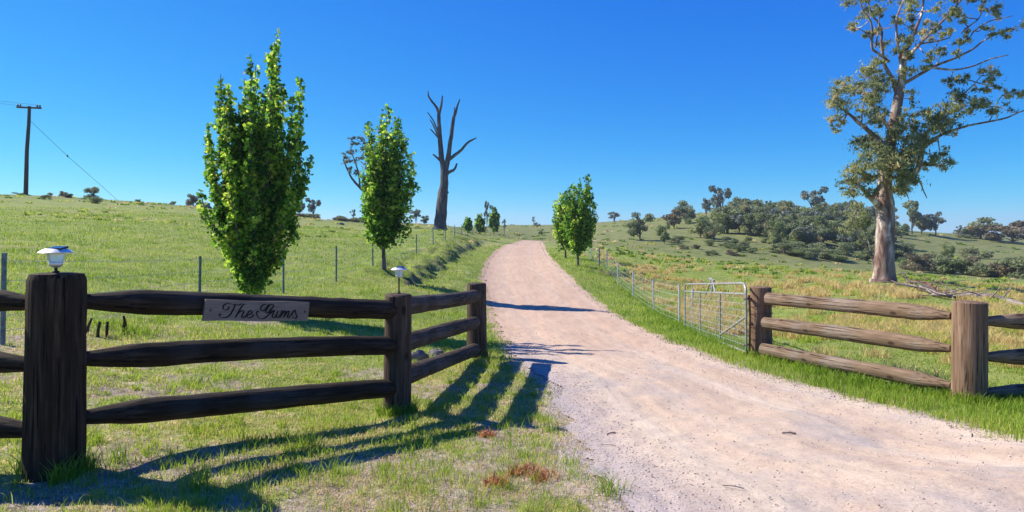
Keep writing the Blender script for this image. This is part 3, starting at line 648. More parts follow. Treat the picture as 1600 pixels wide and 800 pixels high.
# big gum tree on the right
gl = [
 ((0,0),(1381,447,22),(1381,441,19),(1382,430,15.4),(1382,400,13.7),(1384,340,12.8),(1382,300,12.2),(1386,250,11),(1396,200,9.5),(1404,150,8),(1410,120,6.5),(1410,95,5.5)),
 ((0,1.5),(1410,97,5),(1425,72,3.6),(1445,40,2.8),(1462,8,2.2),(1472,-30,1.6)),
 ((0,-1),(1410,100,4),(1430,75,2.8),(1450,52,2.2),(1478,20,1.8),(1500,-20,1.2)),
 ((0,-1),(1409,105,3.4),(1402,85,2.8),(1394,60,2.2),(1392,30,1.8),(1404,-5,1.4),(1408,-50,1)),
 ((0,1),(1403,150,4.5),(1396,122,3.6),(1388,100,3),(1386,70,2.4),(1388,40,2),(1376,15,1.6),(1368,-20,1)),
 ((0,-.5),(1390,98,2.6),(1372,86,2.3),(1360,78,2.2),(1359,55,1.9),(1354,36,1.5),(1340,18,1.1),(1335,-5,.8)),
 ((-.5,-.8),(1356,72,1.6),(1344,60,1.1),(1330,54,.8)),
 ((-.5,-.3),(1360,80,1.4),(1366,50,1.1),(1368,25,.8)),
 ((0,-1.5),(1412,132,3.6),(1432,120,3),(1452,108,2.5),(1478,98,2),(1500,86,1.7),(1510,76,1.3),(1530,66,.9)),
 ((-.6,-1.2),(1448,112,2.2),(1475,116,1.8),(1500,112,1.4),(1525,102,1.2),(1548,97,.8)),
 ((.4,1),(1510,50,1.2),(1525,38,1.5),(1545,24,1.1),(1558,4,.8)),((-1,-1),(1500,60,1.3),(1522,45,1.1),(1560,36,.6)),
 ((1,1.4),(1455,62,1.6),(1490,55,1.4),(1512,48,1.2)),
 ((0,.5),(1385,232,5.5),(1366,212,4.2),(1346,192,3.4),(1330,176,2.4),(1312,160,1.6)),
 ((.2,1),(1392,200,3.5),(1378,172,2.8),(1366,150,2.2),(1362,128,1.5)),
 ((.3,-1),(1350,196,2),(1342,178,1.4),(1336,158,1)),
 ((0,-.6),(1383,332,7),(1370,322,5.5),(1358,312,5),(1350,306,4),(1335,292,2),(1325,275,1.2)),
 ((-.4,-.8),(1356,312,4),(1361,300,4),(1368,284,3),(1362,262,1.5)),
 ((0,-.9),(1395,300,6),(1412,288,5.5),(1425,274,5.5),(1430,255,5),(1431,236,4.5),(1434,215,3),(1446,198,1.8),(1460,188,1)),
 ((-.5,-1.5),(1446,222,3),(1465,212,2.5),(1482,206,2.1),(1500,201,1.9),(1522,197,1.7),(1545,192,1.5),(1562,184,1.2),(1590,174,.8)),
 ((-.5,-1),(1430,236,2.6),(1446,222,2.8)),
 ((-.8,-1.2),(1472,168,1.2),(1485,155,1.4),(1500,140,1),(1508,128,.7)),((-.8,-1),(1455,200,1.6),(1468,178,1.4),(1480,160,1.2)),
 ((-.6,-.6),(1424,280,1.8),(1429,294,1.3),(1437,312,.8)),((0,0),(1398,296,2.5),(1414,302,1.4),(1420,312,.8)),
 ((-.6,-.8),(1545,190,1.2),(1540,172,.9),(1548,155,.7)),((-.4,-.6),(1548,140,.9),(1520,135,1.1),(1495,128,.8)),
]
gc = [(1298,163,8,10),(1313,150,14,14),(1328,138,14,14),(1320,165,16,12),(1340,152,16,14),(1312,187,7,11),(1318,200,8,6),(1345,172,16,12),(1360,105,16,11),(1372,118,18,14),(1352,122,14,11),(1374,96,12,7),(1385,132,14,12),(1380,152,12,10),(1362,185,16,12),(1378,188,12,10),(1332,186,8,10),
 (1358,222,16,14),(1352,238,12,10),(1374,222,18,16),(1372,246,20,18),(1340,256,18,16),(1325,272,14,16),(1345,285,20,14),(1366,268,20,16),(1328,296,13,12),(1318,288,9,9),(1346,302,12,7),(1388,262,16,20,-1),(1396,286,16,16,-1),(1384,295,12,12,-1.4),(1402,238,14,20,-1.2),(1390,215,14,16,-1),(1416,206,16,16),(1430,190,18,12),(1448,196,18,14),(1462,206,14,12),(1470,190,12,10),(1418,232,16,14),(1412,258,13,16),(1408,278,13,10),(1438,226,16,9),(1446,248,15,10),(1462,250,12,10),(1468,262,10,7),(1446,262,12,6),(1442,178,12,8),(1458,180,14,10),(1398,250,10,14,-1.5),(1400,120,9,14,-.8),(1408,160,7,14,-.8),(1402,185,8,12,-.8),(1418,292,8,10),
 (1475,134,10,7),(1490,128,14,7),(1512,126,14,9),(1524,134,8,10),(1512,148,10,6),(1478,155,10,9),(1492,160,12,8),(1508,168,14,10),(1524,166,9,9),(1520,182,10,7),(1488,176,12,9),(1538,144,8,6),(1548,156,12,6),(1560,152,8,6),(1556,174,9,7),(1572,160,10,6),(1584,166,10,6),(1596,172,10,7),(1610,178,12,8),
 (1342,42,4,4),(1334,46,8,8),(1350,57,6,4),(1364,16,12,7),(1372,12,10,8),(1380,40,9,7),(1384,16,10,7),(1396,42,8,6),(1410,66,12,9),(1392,68,10,9),(1388,44,10,8),(1402,26,9,7),(1413,8,8,7),(1426,18,8,8),(1434,8,8,6),(1398,84,10,7),(1416,88,9,7),(1428,66,9,7),(1436,50,10,7),(1450,38,12,8),(1465,32,12,9),(1480,42,12,8),(1458,52,12,8),(1486,30,10,7),(1498,46,9,7),(1448,16,10,8),(1466,12,12,7),(1484,8,14,6),(1504,6,12,7),(1518,8,9,9),(1517,24,7,9),(1514,38,9,5),(1500,60,10,5),(1514,68,12,6),(1528,64,9,6),(1540,72,7,6),(1538,64,6,5),(1484,70,8,5),(1470,82,9,7),(1474,92,7,6),(1446,92,10,6),(1430,96,8,8),(1444,104,9,6),(1430,112,7,6),(1456,68,9,6),(1536,42,6,4),(1490,70,6,4),(1560,4,12,5),(1578,6,12,7),(1590,12,8,6),(1548,-6,14,6),
 (1400,-28,34,16),(1455,-35,38,18),(1515,-28,28,14),(1430,-66,34,18),(1480,-72,24,14),(1365,-22,22,12),(1345,8,10,7)]
limb_tree('gum_tree', 'huge pale-barked gum tree towering over the right paddock', 1381, 442, gl, gc, .175, M['gum_bark'], M['gum_leaf'], dens=1.7, droop=.5, aspect=.3, yspread=.9, seed=8, knobs=.05)
# sapling at its foot
limb_tree('sapling', 'thin pale-stemmed sapling leaning beside the huge gum trunk', 1371, 441, [((.2,.3),(1371,442,1.6),(1367,410,1.4),(1356,385,1.2),(1343,365,1),(1335,348,.6)),((.2,.6),(1367,408,1.2),(1360,375,1),(1350,350,.8),(1345,335,.5))],
 [(1340,345,16,12),(1334,360,13,10),(1352,335,13,12),(1356,356,12,10),(1345,325,10,7),(1362,345,8,10)], .2, M['grey_wood'], M['gum_leaf'], dens=.7, droop=.6, seed=3, Yd=36.5)
# dead tree
limb_tree('dead_tree', 'bare grey dead tree with forked trunk on the left rise', 688, 358, [
 ((0,0),(688,361,10.5),(689,345,9),(691,318,7.9),(694,285,7.1),(695,262,7)),
 ((0,.5),(694,266,6),(690,248,5),(687,215,4.2),(685,190,3.7),(685,172,3.2)),
 ((.5,1),(685,174,2.6),(677,160,2),(669,150,1.7),(667,139,.9)),((.5,0),(685,176,2.6),(689,163,2.2),(691,149,1.2)),
 ((.3,0),(684,206,1.8),(678,190,1.4),(668,175,.9)),((.3,.6),(684,212,1.5),(677,196,1.2),(671,185,.8)),((.2,-.4),(684,214,1.5),(678,207,1.2),(673,202,.9)),
 ((0,-.5),(696,266,5.5),(701,240,4.2),(705,212,3.6),(709,186,3.1),(713,174,2.2),(719,156,1)),((-.3,-.6),(708,190,2),(710,178,1.4),(711,168,.8)),
 ((0,-1),(700,250,3.6),(710,243,3),(722,234,2.4),(731,224,2),(745,217,1)),
 ((0,-.6),(696,272,3.4),(704,268,2.8),(710,265,2.3),(715,256,1.8)),((0,-.4),(690,252,2.6),(683,246,2),(677,241,1.2)),((0,-.3),(696,302,4),(701,300,1.8))],
 None, .2, M['dead_wood'], None, seed=4, knobs=.16)
# bent dark gum behind the second poplar
limb_tree('bent_gum_tree', 'sparse dark gum with bent trunk behind the dense upright poplar', 590, 352, [
 ((0,0),(591,356,5),(585,336,4.2),(578,315,3.6),(574,302,3.2),(562,290,2.6),(550,276,2),(541,258,1.4),(536,246,.8)),
 ((0,.8),(578,312,3),(578,290,2.4),(574,265,2),(572,240,1.6),(566,218,1)),((.3,-.6),(562,290,1.8),(560,268,1.5),(556,250,1.2),(550,235,.8)),((0,1),(578,290,1.6),(590,262,1.4),(596,235,1))],
 [(549,211,3,2),(560,212,6,3),(566,220,8,5),(560,228,8,4),(553,222,4,3),(556,236,7,5),(544,238,5,3),(538,242,5,2),(542,250,7,4),(552,252,7,5),(563,246,8,6),(570,232,7,6),(572,256,8,7),(550,262,6,4),(560,266,6,5),(580,240,8,9),(590,230,9,9),(596,250,8,8),(600,222,8,7),(575,275,5,5)],
 .36, M['dead_wood'], M['blue_leaf'], dens=.5, droop=.3, aspect=.5, seed=6, Yd=75)

# ------------------------------------------------------------------ generic far gums and shrubs (built once per kind, copied)
def far_proto(seed, kind, mat):
    """unit tree: height 1, crown about 1 wide; kinds: round, tall, shrub, wispy"""
    rg = np.random.default_rng(seed); P = []; tn = []; tr = MB()
    n = {'round': 15, 'tall': 13, 'shrub': 12, 'wispy': 8}[kind]
    for q in range(n):
        a = rg.random()*6.28
        if kind == 'round': f = rg.random()**.6*.37; z = rg.uniform(.3, .86)-.35*f; rr = rg.uniform(.11, .19)
        elif kind == 'tall': f = rg.random()**.6*.32; z = rg.uniform(.42, .9)-.2*f; rr = rg.uniform(.08, .14)
        elif kind == 'shrub': f = rg.random()**.6*.4; z = rg.uniform(.15, .72)-.4*f*f; rr = rg.uniform(.14, .24)
        else: f = rg.random()**.6*.28; z = rg.uniform(.45, .92); rr = rg.uniform(.06, .1)
        c = np.array((math.cos(a)*f, math.sin(a)*f, z)); nn = int(120*(rr/.15)**1.6)+16
        v = rg.normal(size=(nn, 3)); v /= np.linalg.norm(v, axis=1)[:, None]; v *= (rg.random(nn)**.35)[:, None]*rr; v[:, 2] *= .75
        P.append(c+v); tn.append(np.clip(.45+.22*rg.normal()+.3*(rg.random(nn)-.5), 0, 1))
        tr.tube([(0, 0, max(.05, z*.35)), (c[0]*.4, c[1]*.4, z*.7), tuple(c)], [.014, .01, .004], 5)
    tr.tube([(0, 0, -.06), (.01, 0, .2), (0, .01, .45), (.01, 0, .7)], [.028, .022, .016, .008], 6)
    P = np.vstack(P)
    tm = tr.build('trunk', M['bark']); lm = leaf_mesh('far_leaves', P, .062, .7, .1, np.concatenate(tn)); lm.materials.append(mat)
    m = tm.data; bpy.data.objects.remove(tm); return m, lm
protos = {}
for kind, ms in (('round', ('far_leaf', 'green_leaf', 'brown_leaf')), ('tall', ('blue_leaf', 'far_leaf')), ('shrub', ('far_leaf', 'brown_leaf', 'green_leaf')), ('wispy', ('blue_leaf',))):
    for m in ms:
        for v in range(2): protos.setdefault((kind, m), []).append(far_proto(len(protos)*7+v*31+3, kind, M[m]))
def far_tree(kind, mat, px, by, hpx, wpx, label, group, Yd=None, name=None, cat=None):
    b = pixH(px, by) if Yd is None else ((px-800)/F*Yd, Yd)
    tm, lm = random.choice(protos[(kind, mat)]); k = b[1]/F
    nm = name or ('shrub' if kind == 'shrub' else 'gum_tree')
    root = thing(nm, label, cat or ('shrub' if kind == 'shrub' else 'tree'), (b[0], b[1], G(*b)-.05), random.random()*6.28, group)
    hz = hpx*k*1.16; wz = wpx*k*1.35
    for nme, me in (('trunk', tm), ('crown', lm)):
        o = bpy.data.objects.new(nme, me); COL.objects.link(o); o.parent = root; o.scale = (wz, wz, hz)
    return root
HG = 'gum trees of the hillside wood'
for a in (('tall','blue_leaf',960,347,16,22,'small lone blue-grey gum on the skyline right of the poplars',None),
 ('round','far_leaf',1000,375,43,34,'dark rounded gum standing alone left of the hillside wood',HG),
 ('round','green_leaf',1038,381,30,20,'small green gum just right of the dark rounded one',HG),
 ('round','far_leaf',1072,349,37,34,'broad dark gum at the top left of the hillside wood',HG),
 ('round','brown_leaf',1053,357,32,30,'brownish gum on the wood edge beside the broad dark one',HG),
 ('round','green_leaf',1094,372,34,36,'bushy green gum at the lower left edge of the wood',HG),
 ('round','far_leaf',1116,377,29,30,'dark low gum at the lower left corner of the wood',HG),
 ('tall','blue_leaf',1103,342,32,22,'slim blue-grey gum left of the tallest one on the wood skyline',HG),
 ('tall','blue_leaf',1126,344,53,32,'tallest blue-grey gum above the left half of the wood',HG),
 ('round','far_leaf',1144,345,38,26,'dark gum leaning against the tallest gum of the wood',HG),
 ('tall','far_leaf',1158,346,33,26,'flat-topped gum right of the tallest one on the wood skyline',HG),
 ('tall','blue_leaf',1180,346,31,26,'blue-grey gum in the middle of the wood skyline',HG),
 ('wispy','blue_leaf',1204,346,33,20,'wispy thin gum poking above the middle of the wood',HG),
 ('round','green_leaf',1212,390,46,26,'green gum with pale trunk at the lower middle of the wood',HG),
 ('round','far_leaf',1242,347,33,34,'rounded gum on the skyline left of the high-crowned gum',HG),
 ('tall','blue_leaf',1271,344,50,36,'high-crowned gum standing above the right half of the wood',HG),
 ('round','blue_leaf' if False else 'far_leaf',1299,350,34,38,'spreading gum on the skyline right of the high-crowned gum',HG),
 ('round','far_leaf',1322,352,32,34,'dark gum on the skyline near the huge trunk',HG),
 ('tall','far_leaf',1425,366,50,34,'tall dark gum on the skyline just right of the huge trunk',None),
 ('round','far_leaf',1440,366,38,32,'rounded gum tucked under the tall dark one right of the trunk',None),
 ('tall','blue_leaf',1462,368,36,28,'airy gum ending the clump right of the huge trunk',None),
 ('round','green_leaf',1408,372,26,22,'low green gum half hidden by the huge trunk',None),
 ('wispy','blue_leaf',1498,371,19,18,'tiny pale gum on the right-hand skyline',None),
 ('round','far_leaf',1532,373,34,52,'broad dark gum on the right-hand skyline',None),
 ('round','brown_leaf',1582,381,38,62,'broad reddish-brown gum at the right end of the skyline',None),
 ('shrub','far_leaf',1512,372,16,26,'low dark bush between the gums of the right skyline',None),
 ('shrub','far_leaf',1556,376,14,24,'low bush between the broad dark and reddish gums',None),
 ('round','green_leaf',1482,407,27,17,'small upright tree alone above the gully shrubs',None),
 ('tall','blue_leaf',468,345,26,17,'dark little gum on the left ridge beside the tall poplar',None),
 ('tall','blue_leaf',490,345,33,22,'taller of the two little gums on the left ridge',None),
 ('wispy','blue_leaf',552,344,20,12,'tiny gum above the ridge thicket left of the bent gum',None),
 ('wispy','blue_leaf',576,346,24,14,'tiny gum at the foot of the bent gum',None),
 ('tall','blue_leaf',650,352,24,18,'blue-grey gum on the ridge left of the dead tree',None),
 ('round','blue_leaf' if False else 'far_leaf',664,352,14,14,'low round gum at the foot of the dead tree',None),
 ('wispy','blue_leaf',761,366,49,16,'thin wispy gum between the far poplars',None),
 ('wispy','blue_leaf',788,366,26,9,'thin wispy sapling right of the far poplars',None),
 ('wispy','blue_leaf',834,354,16,8,'thin wispy sapling on the skyline above the driveway crest',None),
 ('shrub','far_leaf',840,354,7,9,'dark bush on the skyline above the driveway crest',None),
 ('round','far_leaf',846,368,11,8,'tiny dark tree on the slope above the driveway crest',None),
 ('shrub','far_leaf',712,352,6,10,'tiny dark bush right of the dead tree trunk',None)):
    px, by = a[2], a[3]; Yd = None
    if px < 700 and px > 455: Yd = 108
    if 755 < px < 800: Yd = 125
    far_tree(*a, Yd=Yd)
for i in range(95):      # thick of the wood
    px = rng.uniform(1128, 1385); lo = np.interp(px, [1128, 1200, 1240, 1385], [366, 372, 392, 399]); by = rng.uniform(350, lo)
    kd = random.choice(['round', 'round', 'round', 'tall']); mt = random.choice(['far_leaf', 'far_leaf', 'green_leaf']) if kd == 'round' else random.choice(['blue_leaf', 'far_leaf'])
    hp = rng.uniform(28, 42)
    far_tree(kd, mt, px, by, hp, hp*rng.uniform(.75, 1.05), 'grey-green gum crowded in the thick of the hillside wood', 'gums in the thick of the hillside wood')
for i in range(30):
    px = rng.uniform(1225, 1420); by = rng.uniform(392, 408) if px < 1365 else rng.uniform(395, 405)
    far_tree('shrub', random.choice(['far_leaf', 'green_leaf']), px, by, rng.uniform(13, 22), rng.uniform(20, 34), 'low olive shrub along the lower edge of the hillside wood', 'shrubs along the lower edge of the wood')
for i in range(26):
    px = rng.uniform(1030, 1230); by = rng.uniform(376, 400)
    far_tree('shrub', random.choice(['far_leaf', 'green_leaf', 'brown_leaf']), px, by, rng.uniform(7, 13), rng.uniform(9, 17), 'low scrubby bush on the open slope below the wood', 'scrub bushes on the slope below the wood')
for px, by, hp, wp, mt, lab in ((1418,428,24,20,'green_leaf','olive shrub at the left end of the gully thicket'),(1434,432,40,34,'brown_leaf','tall brown-topped shrub near the left end of the gully thicket'),
 (1452,432,38,34,'far_leaf','grey-green shrub beside the tall brown-topped one'),(1470,434,34,30,'far_leaf','grey shrub below the small upright tree'),(1488,436,30,28,'green_leaf','green shrub just left of the pointed brown shrub'),
 (1509,437,40,34,'brown_leaf','pointed brown shrub in the middle of the gully thicket'),(1528,412,22,30,'far_leaf','dark round bush above the gully thicket'),(1532,440,28,32,'far_leaf','dark shrub right of the pointed brown shrub'),
 (1548,440,32,34,'brown_leaf','reddish shrub in the right part of the gully thicket'),(1570,442,38,40,'brown_leaf','big brown shrub in the right part of the gully thicket'),(1592,443,44,44,'far_leaf','big grey shrub at the right end of the gully thicket'),(1614,443,40,40,'far_leaf','shrub cut by the right edge of the picture')):
    far_tree('shrub', mt, px, by-8, hp*.86, wp*1.1, lab, 'shrubs of the gully thicket', Yd=None)
for i in range(22):
    px = rng.uniform(462, 580)
    far_tree('shrub', random.choice(['brown_leaf', 'far_leaf']), px, 345, rng.uniform(6, 10), rng.uniform(12, 20), 'low brown bush in the ridge thicket between the poplars', 'bushes of the ridge thicket', Yd=rng.uniform(98, 106))
for px, Yd, hp, wp, mt, lab in ((35,84,6,26,'brown_leaf','low bush at the foot of the power pole'),(96,84,9,16,'brown_leaf','reddish bush on the ridge right of the power pole'),(78,84,6,10,'far_leaf','small dark bush between pole and reddish bush'),
 (146,82,16,28,'far_leaf','spiky grey bush on the ridge under the stay wire'),(302,84,18,28,'brown_leaf','reddish spiky bush beside the ridge boulder'),(70,64,6,20,'green_leaf','grey-green bush low on the slope under the pole'),(150,62,8,24,'green_leaf','grey-green bush below the spiky ridge bush'),
 (105,74,8,18,'brown_leaf','brown-green bush just below the ridge line'),(270,84,5,10,'green_leaf','small green bush left of the reddish spiky bush'),(215,84,4,12,'far_leaf','flat dark bush on the ridge at the end of the stay wire'),(350,85,5,10,'far_leaf','small dark bush on the ridge behind the tall poplar')):
    far_tree('shrub', mt, px, 0, hp*1.35, wp*.68, lab, 'bushes on the left ridge', Yd=Yd)

# ------------------------------------------------------------------ timber fences
def post(parent, x, y, rad, h, mat, seed, cham=.03, n=22, rough=.05, sink=.25):
    m = MB(); z0 = -sink
    zs = [z0]+list(np.linspace(.0, h-cham, 8))
    rg = np.random.default_rng(seed)
    prof = [(rad*(1.04-.05*(z/h)+rg.normal(0, .008)), z) for z in zs]+[(rad*.9, h-.004), (rad*.5, h+.004), (.01, h+.002)]
    m.lathe(prof, n, (0, 0, 0), rough, seed)
    o = m.build('post', mat, parent, sharp=38); o.location = (x, y, G(x, y)); o.rotation_euler = (rg.normal(0, .006), rg.normal(0, .006), rg.random()*6)
    return o
def rail(parent, p0, p1, hgt, thick, mat, seed, e0='point', e1='point', sag=0):
    """log between two world points; hgt/thick = half sizes; axe-pointed or blunt ends"""
    p0 = np.array(p0, float); p1 = np.array(p1, float); L = np.linalg.norm(p1-p0); rg = np.random.default_rng(seed)
    n = 26; m = MB(); ss = sorted(set(list(np.linspace(0, 1, n))+[.012, .988]))
    pts = []; rad = []
    ph = rg.random()*6
    for s in ss:
        d = s*L; dz = .005*math.sin(ph+s*5)+rg.normal(0, .0015)+sag*4*s*(1-s)
        k = 1.0+.03*math.sin(ph*2+s*5)+rg.normal(0, .008)
        for e, dd in ((e0, d), (e1, L-d)):
            if e == 'point': k *= .42+.58*min(1, dd/.42)**.9
            elif e == 'blunt': k *= min(1, .55+dd/.05)
        pts.append((d, 0, dz)); rad.append(hgt*k)
    m.tube(pts, rad, 18, .035, seed, thick/hgt, up=(0, 0, 1))
    o = m.build('rail', mat, parent, sharp=40)
    dv = p1-p0; o.location = p0
    o.rotation_euler = Vector(dv).to_track_quat('X', 'Z').to_euler()
    return o
def zat(px, py, Yd): return CAMZ+(HZ-py)/F*Yd
P1 = (-2.91, 4.07); P2 = (-1.15, 6.4); P3 = (-.57, 10.35)
fl = thing('timber_fence', 'dark post and rail timber fence left of the driveway entrance', 'fence', (0, 0, 0))
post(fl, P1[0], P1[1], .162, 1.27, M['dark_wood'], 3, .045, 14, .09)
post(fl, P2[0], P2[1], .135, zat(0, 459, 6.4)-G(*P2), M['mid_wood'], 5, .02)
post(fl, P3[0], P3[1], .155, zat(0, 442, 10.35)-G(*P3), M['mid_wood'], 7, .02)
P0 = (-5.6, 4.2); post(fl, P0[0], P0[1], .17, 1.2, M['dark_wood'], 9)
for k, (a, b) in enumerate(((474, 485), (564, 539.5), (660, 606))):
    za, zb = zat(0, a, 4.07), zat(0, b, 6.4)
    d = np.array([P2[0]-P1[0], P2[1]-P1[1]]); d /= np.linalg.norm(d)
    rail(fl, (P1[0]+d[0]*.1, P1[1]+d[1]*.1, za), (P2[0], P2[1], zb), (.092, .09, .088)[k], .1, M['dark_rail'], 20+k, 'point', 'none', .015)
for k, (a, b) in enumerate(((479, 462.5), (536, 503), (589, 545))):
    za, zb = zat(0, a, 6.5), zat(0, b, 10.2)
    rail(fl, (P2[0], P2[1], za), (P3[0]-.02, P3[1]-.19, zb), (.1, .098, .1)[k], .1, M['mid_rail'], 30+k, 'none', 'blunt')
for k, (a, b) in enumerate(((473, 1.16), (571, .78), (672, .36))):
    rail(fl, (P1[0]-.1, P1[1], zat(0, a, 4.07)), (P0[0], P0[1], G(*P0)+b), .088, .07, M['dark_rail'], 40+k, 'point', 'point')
Q1 = (4.06, 10.6); Q2 = (5.43, 7.6); Q3 = (8.6, 7.35)
fr = thing('timber_fence', 'sunlit brown post and rail timber fence right of the driveway', 'fence', (0, 0, 0))
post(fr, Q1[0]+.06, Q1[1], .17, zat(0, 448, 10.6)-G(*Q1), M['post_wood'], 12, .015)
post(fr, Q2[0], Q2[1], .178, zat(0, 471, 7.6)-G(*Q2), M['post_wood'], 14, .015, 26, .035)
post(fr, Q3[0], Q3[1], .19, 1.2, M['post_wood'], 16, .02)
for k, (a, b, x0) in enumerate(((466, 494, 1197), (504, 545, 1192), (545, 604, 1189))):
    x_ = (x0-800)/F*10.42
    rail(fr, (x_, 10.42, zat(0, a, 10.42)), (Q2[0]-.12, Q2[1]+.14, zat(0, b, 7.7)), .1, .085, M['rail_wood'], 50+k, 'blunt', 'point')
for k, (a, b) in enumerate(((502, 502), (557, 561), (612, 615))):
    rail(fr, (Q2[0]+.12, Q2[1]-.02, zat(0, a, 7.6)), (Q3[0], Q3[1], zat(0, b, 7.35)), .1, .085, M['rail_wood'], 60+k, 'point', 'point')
wb = MB()
for z in (.3, .5, .72, .84):
    wb.tube([(Q1[0]+.06+.19*math.cos(a), Q1[1]+.19*math.sin(a), G(*Q1)+z+.01*math.sin(3*a)) for a in np.linspace(0, 2*math.pi, 20)], .005, 5)
wb.build('wire_wrap', M['rust'], fr)

# ------------------------------------------------------------------ name board
SL = np.array((-2.365, 4.79)); SR = np.array((-1.825, 5.505)); dv = SR-SL; SLn = np.linalg.norm(dv); dv /= SLn; nv = np.array((dv[1], -dv[0]))
zl, zr = 1.04, .94; hL, hR = .158, .160
def sp(u, v, off):        # u 0..1 along, v 0..1 up
    q = SL+dv*u*SLn+nv*off; z = (zl-hL)+((zr-hR)-(zl-hL))*u+v*(hL*(1-u)+hR*u); return (q[0], q[1], z)
sg = thing('name_board', 'grey wooden name board lettered The Gums on the top rail', 'sign', tuple(sp(.5, 0, 0)))
inv = Matrix.Translation(-Vector(sp(.5, 0, 0)))
m = MB(); U = np.linspace(0, 1, 9); Vv = []
f0, f1 = .096, .118
for off in (f0, f1):
    for v in (0, 1):
        for u in U:
            uu = u+(.018 if v else -.006)*(1-2*u if False else 1)
            Vv.append(Vector(sp(uu, v+.02*math.sin(u*9+v), off))+inv.translation)
n = len(U); Fc = []
for i in range(n-1):
    Fc += [(2*n+i, 2*n+i+1, 3*n+i+1, 3*n+i), (i, n+i, n+i+1, i+1), (n+i, 3*n+i, 3*n+i+1, n+i+1), (i, i+1, 2*n+i+1, 2*n+i)]
Fc += [(0, 2*n, 3*n, n), (n-1, 2*n-1, 4*n-1, 3*n-1)]
m.add([tuple(v) for v in Vv], Fc); m.build('board', M['sign_wood'], sg, smooth=False)
strokes = [
 [(424,142),(408,185),(382,232),(350,278),(300,304),(248,302),(222,278),(236,262),(252,272)],
 [(345,172),(330,205),(290,214),(268,195),(275,162),(310,142),(360,142),(420,156),(470,156),(498,142)],
 [(556,152),(530,150),(500,180),(462,240),(418,308)],[(436,282),(478,238),(520,222),(530,240),(505,285),(512,306),(545,296),(575,268)],
 [(578,275),(622,262),(640,238),(622,222),(592,240),(572,280),(588,308),(628,302),(668,268)],
 [(905,205),(932,172),(920,152),(880,162),(840,205),(822,240),(838,254),(872,238),(900,205),(885,250),(850,288),(798,318),(745,318),(712,292),(700,252),(716,232),(738,248)],
 [(832,152),(790,158),(756,190),(762,225),(800,222),(840,185),(865,150)],
 [(892,262),(930,226),(944,232),(915,285),(924,308),(958,296),(1000,228)],[(1000,228),(972,285),(982,308),(1008,298),(1030,272)],
 [(1030,268),(1058,228),(1052,255),(1024,310)],[(1046,282),(1086,234),(1106,234),(1098,262),(1070,314)],[(1090,286),(1136,236),(1156,236),(1146,268),(1128,300),(1142,312),(1172,294)],
 [(1172,294),(1238,222),(1250,252),(1272,288),(1252,316),(1214,308),(1206,292)]]
def zmap(x, y):
    u = (x-40)/1410; yb = 345+5*u; hh = 255-40*u; return u, (yb-y)/hh
m = MB(); nib = R(38)
for si, st in enumerate(strokes):
    q = catmull([zmap(*p) for p in st], 7); q3 = np.array([(p[0]*SLn, p[1]*.158) for p in q])
    tg = np.gradient(q3, axis=0); ang = np.arctan2(tg[:, 1], tg[:, 0]); wd_ = .004+.0088*np.abs(np.sin(ang-R(-20)))
    e_ = np.minimum(np.arange(len(q)), np.arange(len(q))[::-1])/3.; wd_ = wd_*np.clip(.4+e_, 0, 1)
    nx = -np.sin(ang)*wd_/2; ny = np.cos(ang)*wd_/2
    A = [(q3[i, 0]+nx[i], q3[i, 1]+ny[i]) for i in range(len(q))]; B = [(q3[i, 0]-nx[i], q3[i, 1]-ny[i]) for i in range(len(q))]
    off = f1+.0016+.0004*si; ve = [tuple(Vector(sp(a/SLn, b/.158, off))+inv.translation) for a, b in A+B]; n = len(q)
    m.add(ve, [(i, i+1, n+i+1, n+i) for i in range(n-1)])
m.build('lettering', M['lettering'], sg, smooth=False)
for u in (.055, .965):
    m = MB(); c = Vector(sp(u, .5, f1+.003))+inv.translation
    m.tube([c-Vector((nv[0], nv[1], 0))*.004, c+Vector((nv[0], nv[1], 0))*.004], .009, 10); m.build('bolt', M['rust'], sg)

# ------------------------------------------------------------------ solar lamps
def solar_lamp(x, y, z, s, stem, label):
    L = thing('solar_lamp', label, 'lamp', (x, y, z), 0, 'solar lamps on the left fence posts')
    m = MB(); m.lathe([(.02*s, 0), (.02*s, .012), (.009*s, .016), (.009*s, stem)], 14); m.build('stem', M['black'], L)
    m = MB(); m.lathe([(.018*s, stem), (.036*s, stem+.012*s), (.04*s, stem+.03*s), (.037*s, stem+.034*s)], 20); m.build('lamp_holder', M['chrome'], L)
    m = MB(); m.lathe([(.034*s, stem+.034*s), (.045*s, stem+.05*s), (.05*s, stem+.088*s), (.046*s, stem+.092*s)], 20); m.build('lamp_glass', M['glass'], L)
    m = MB(); m.lathe([(.05*s, stem+.094*s), (.094*s, stem+.092*s), (.096*s, stem+.097*s), (.07*s, stem+.116*s), (.04*s, stem+.124*s), (.005, stem+.125*s)], 28); m.build('lamp_cap', M['chrome'], L)
    m = MB(); m.box((.02*s, -.012*s, stem+.124*s), (.085*s, .075*s, .012*s), Matrix.Rotation(.16, 3, 'X')); m.build('solar_panel', M['panel'], L, smooth=False)
    return L
solar_lamp(P1[0]+.01, P1[1], G(*P1)+1.272, 1.0, .035, 'squat solar lamp on the thick leftmost fence post')
solar_lamp(P2[0]+.02, P2[1], zat(0, 459, 6.4), .85, .16, 'slim-stemmed solar lamp on the second fence post')

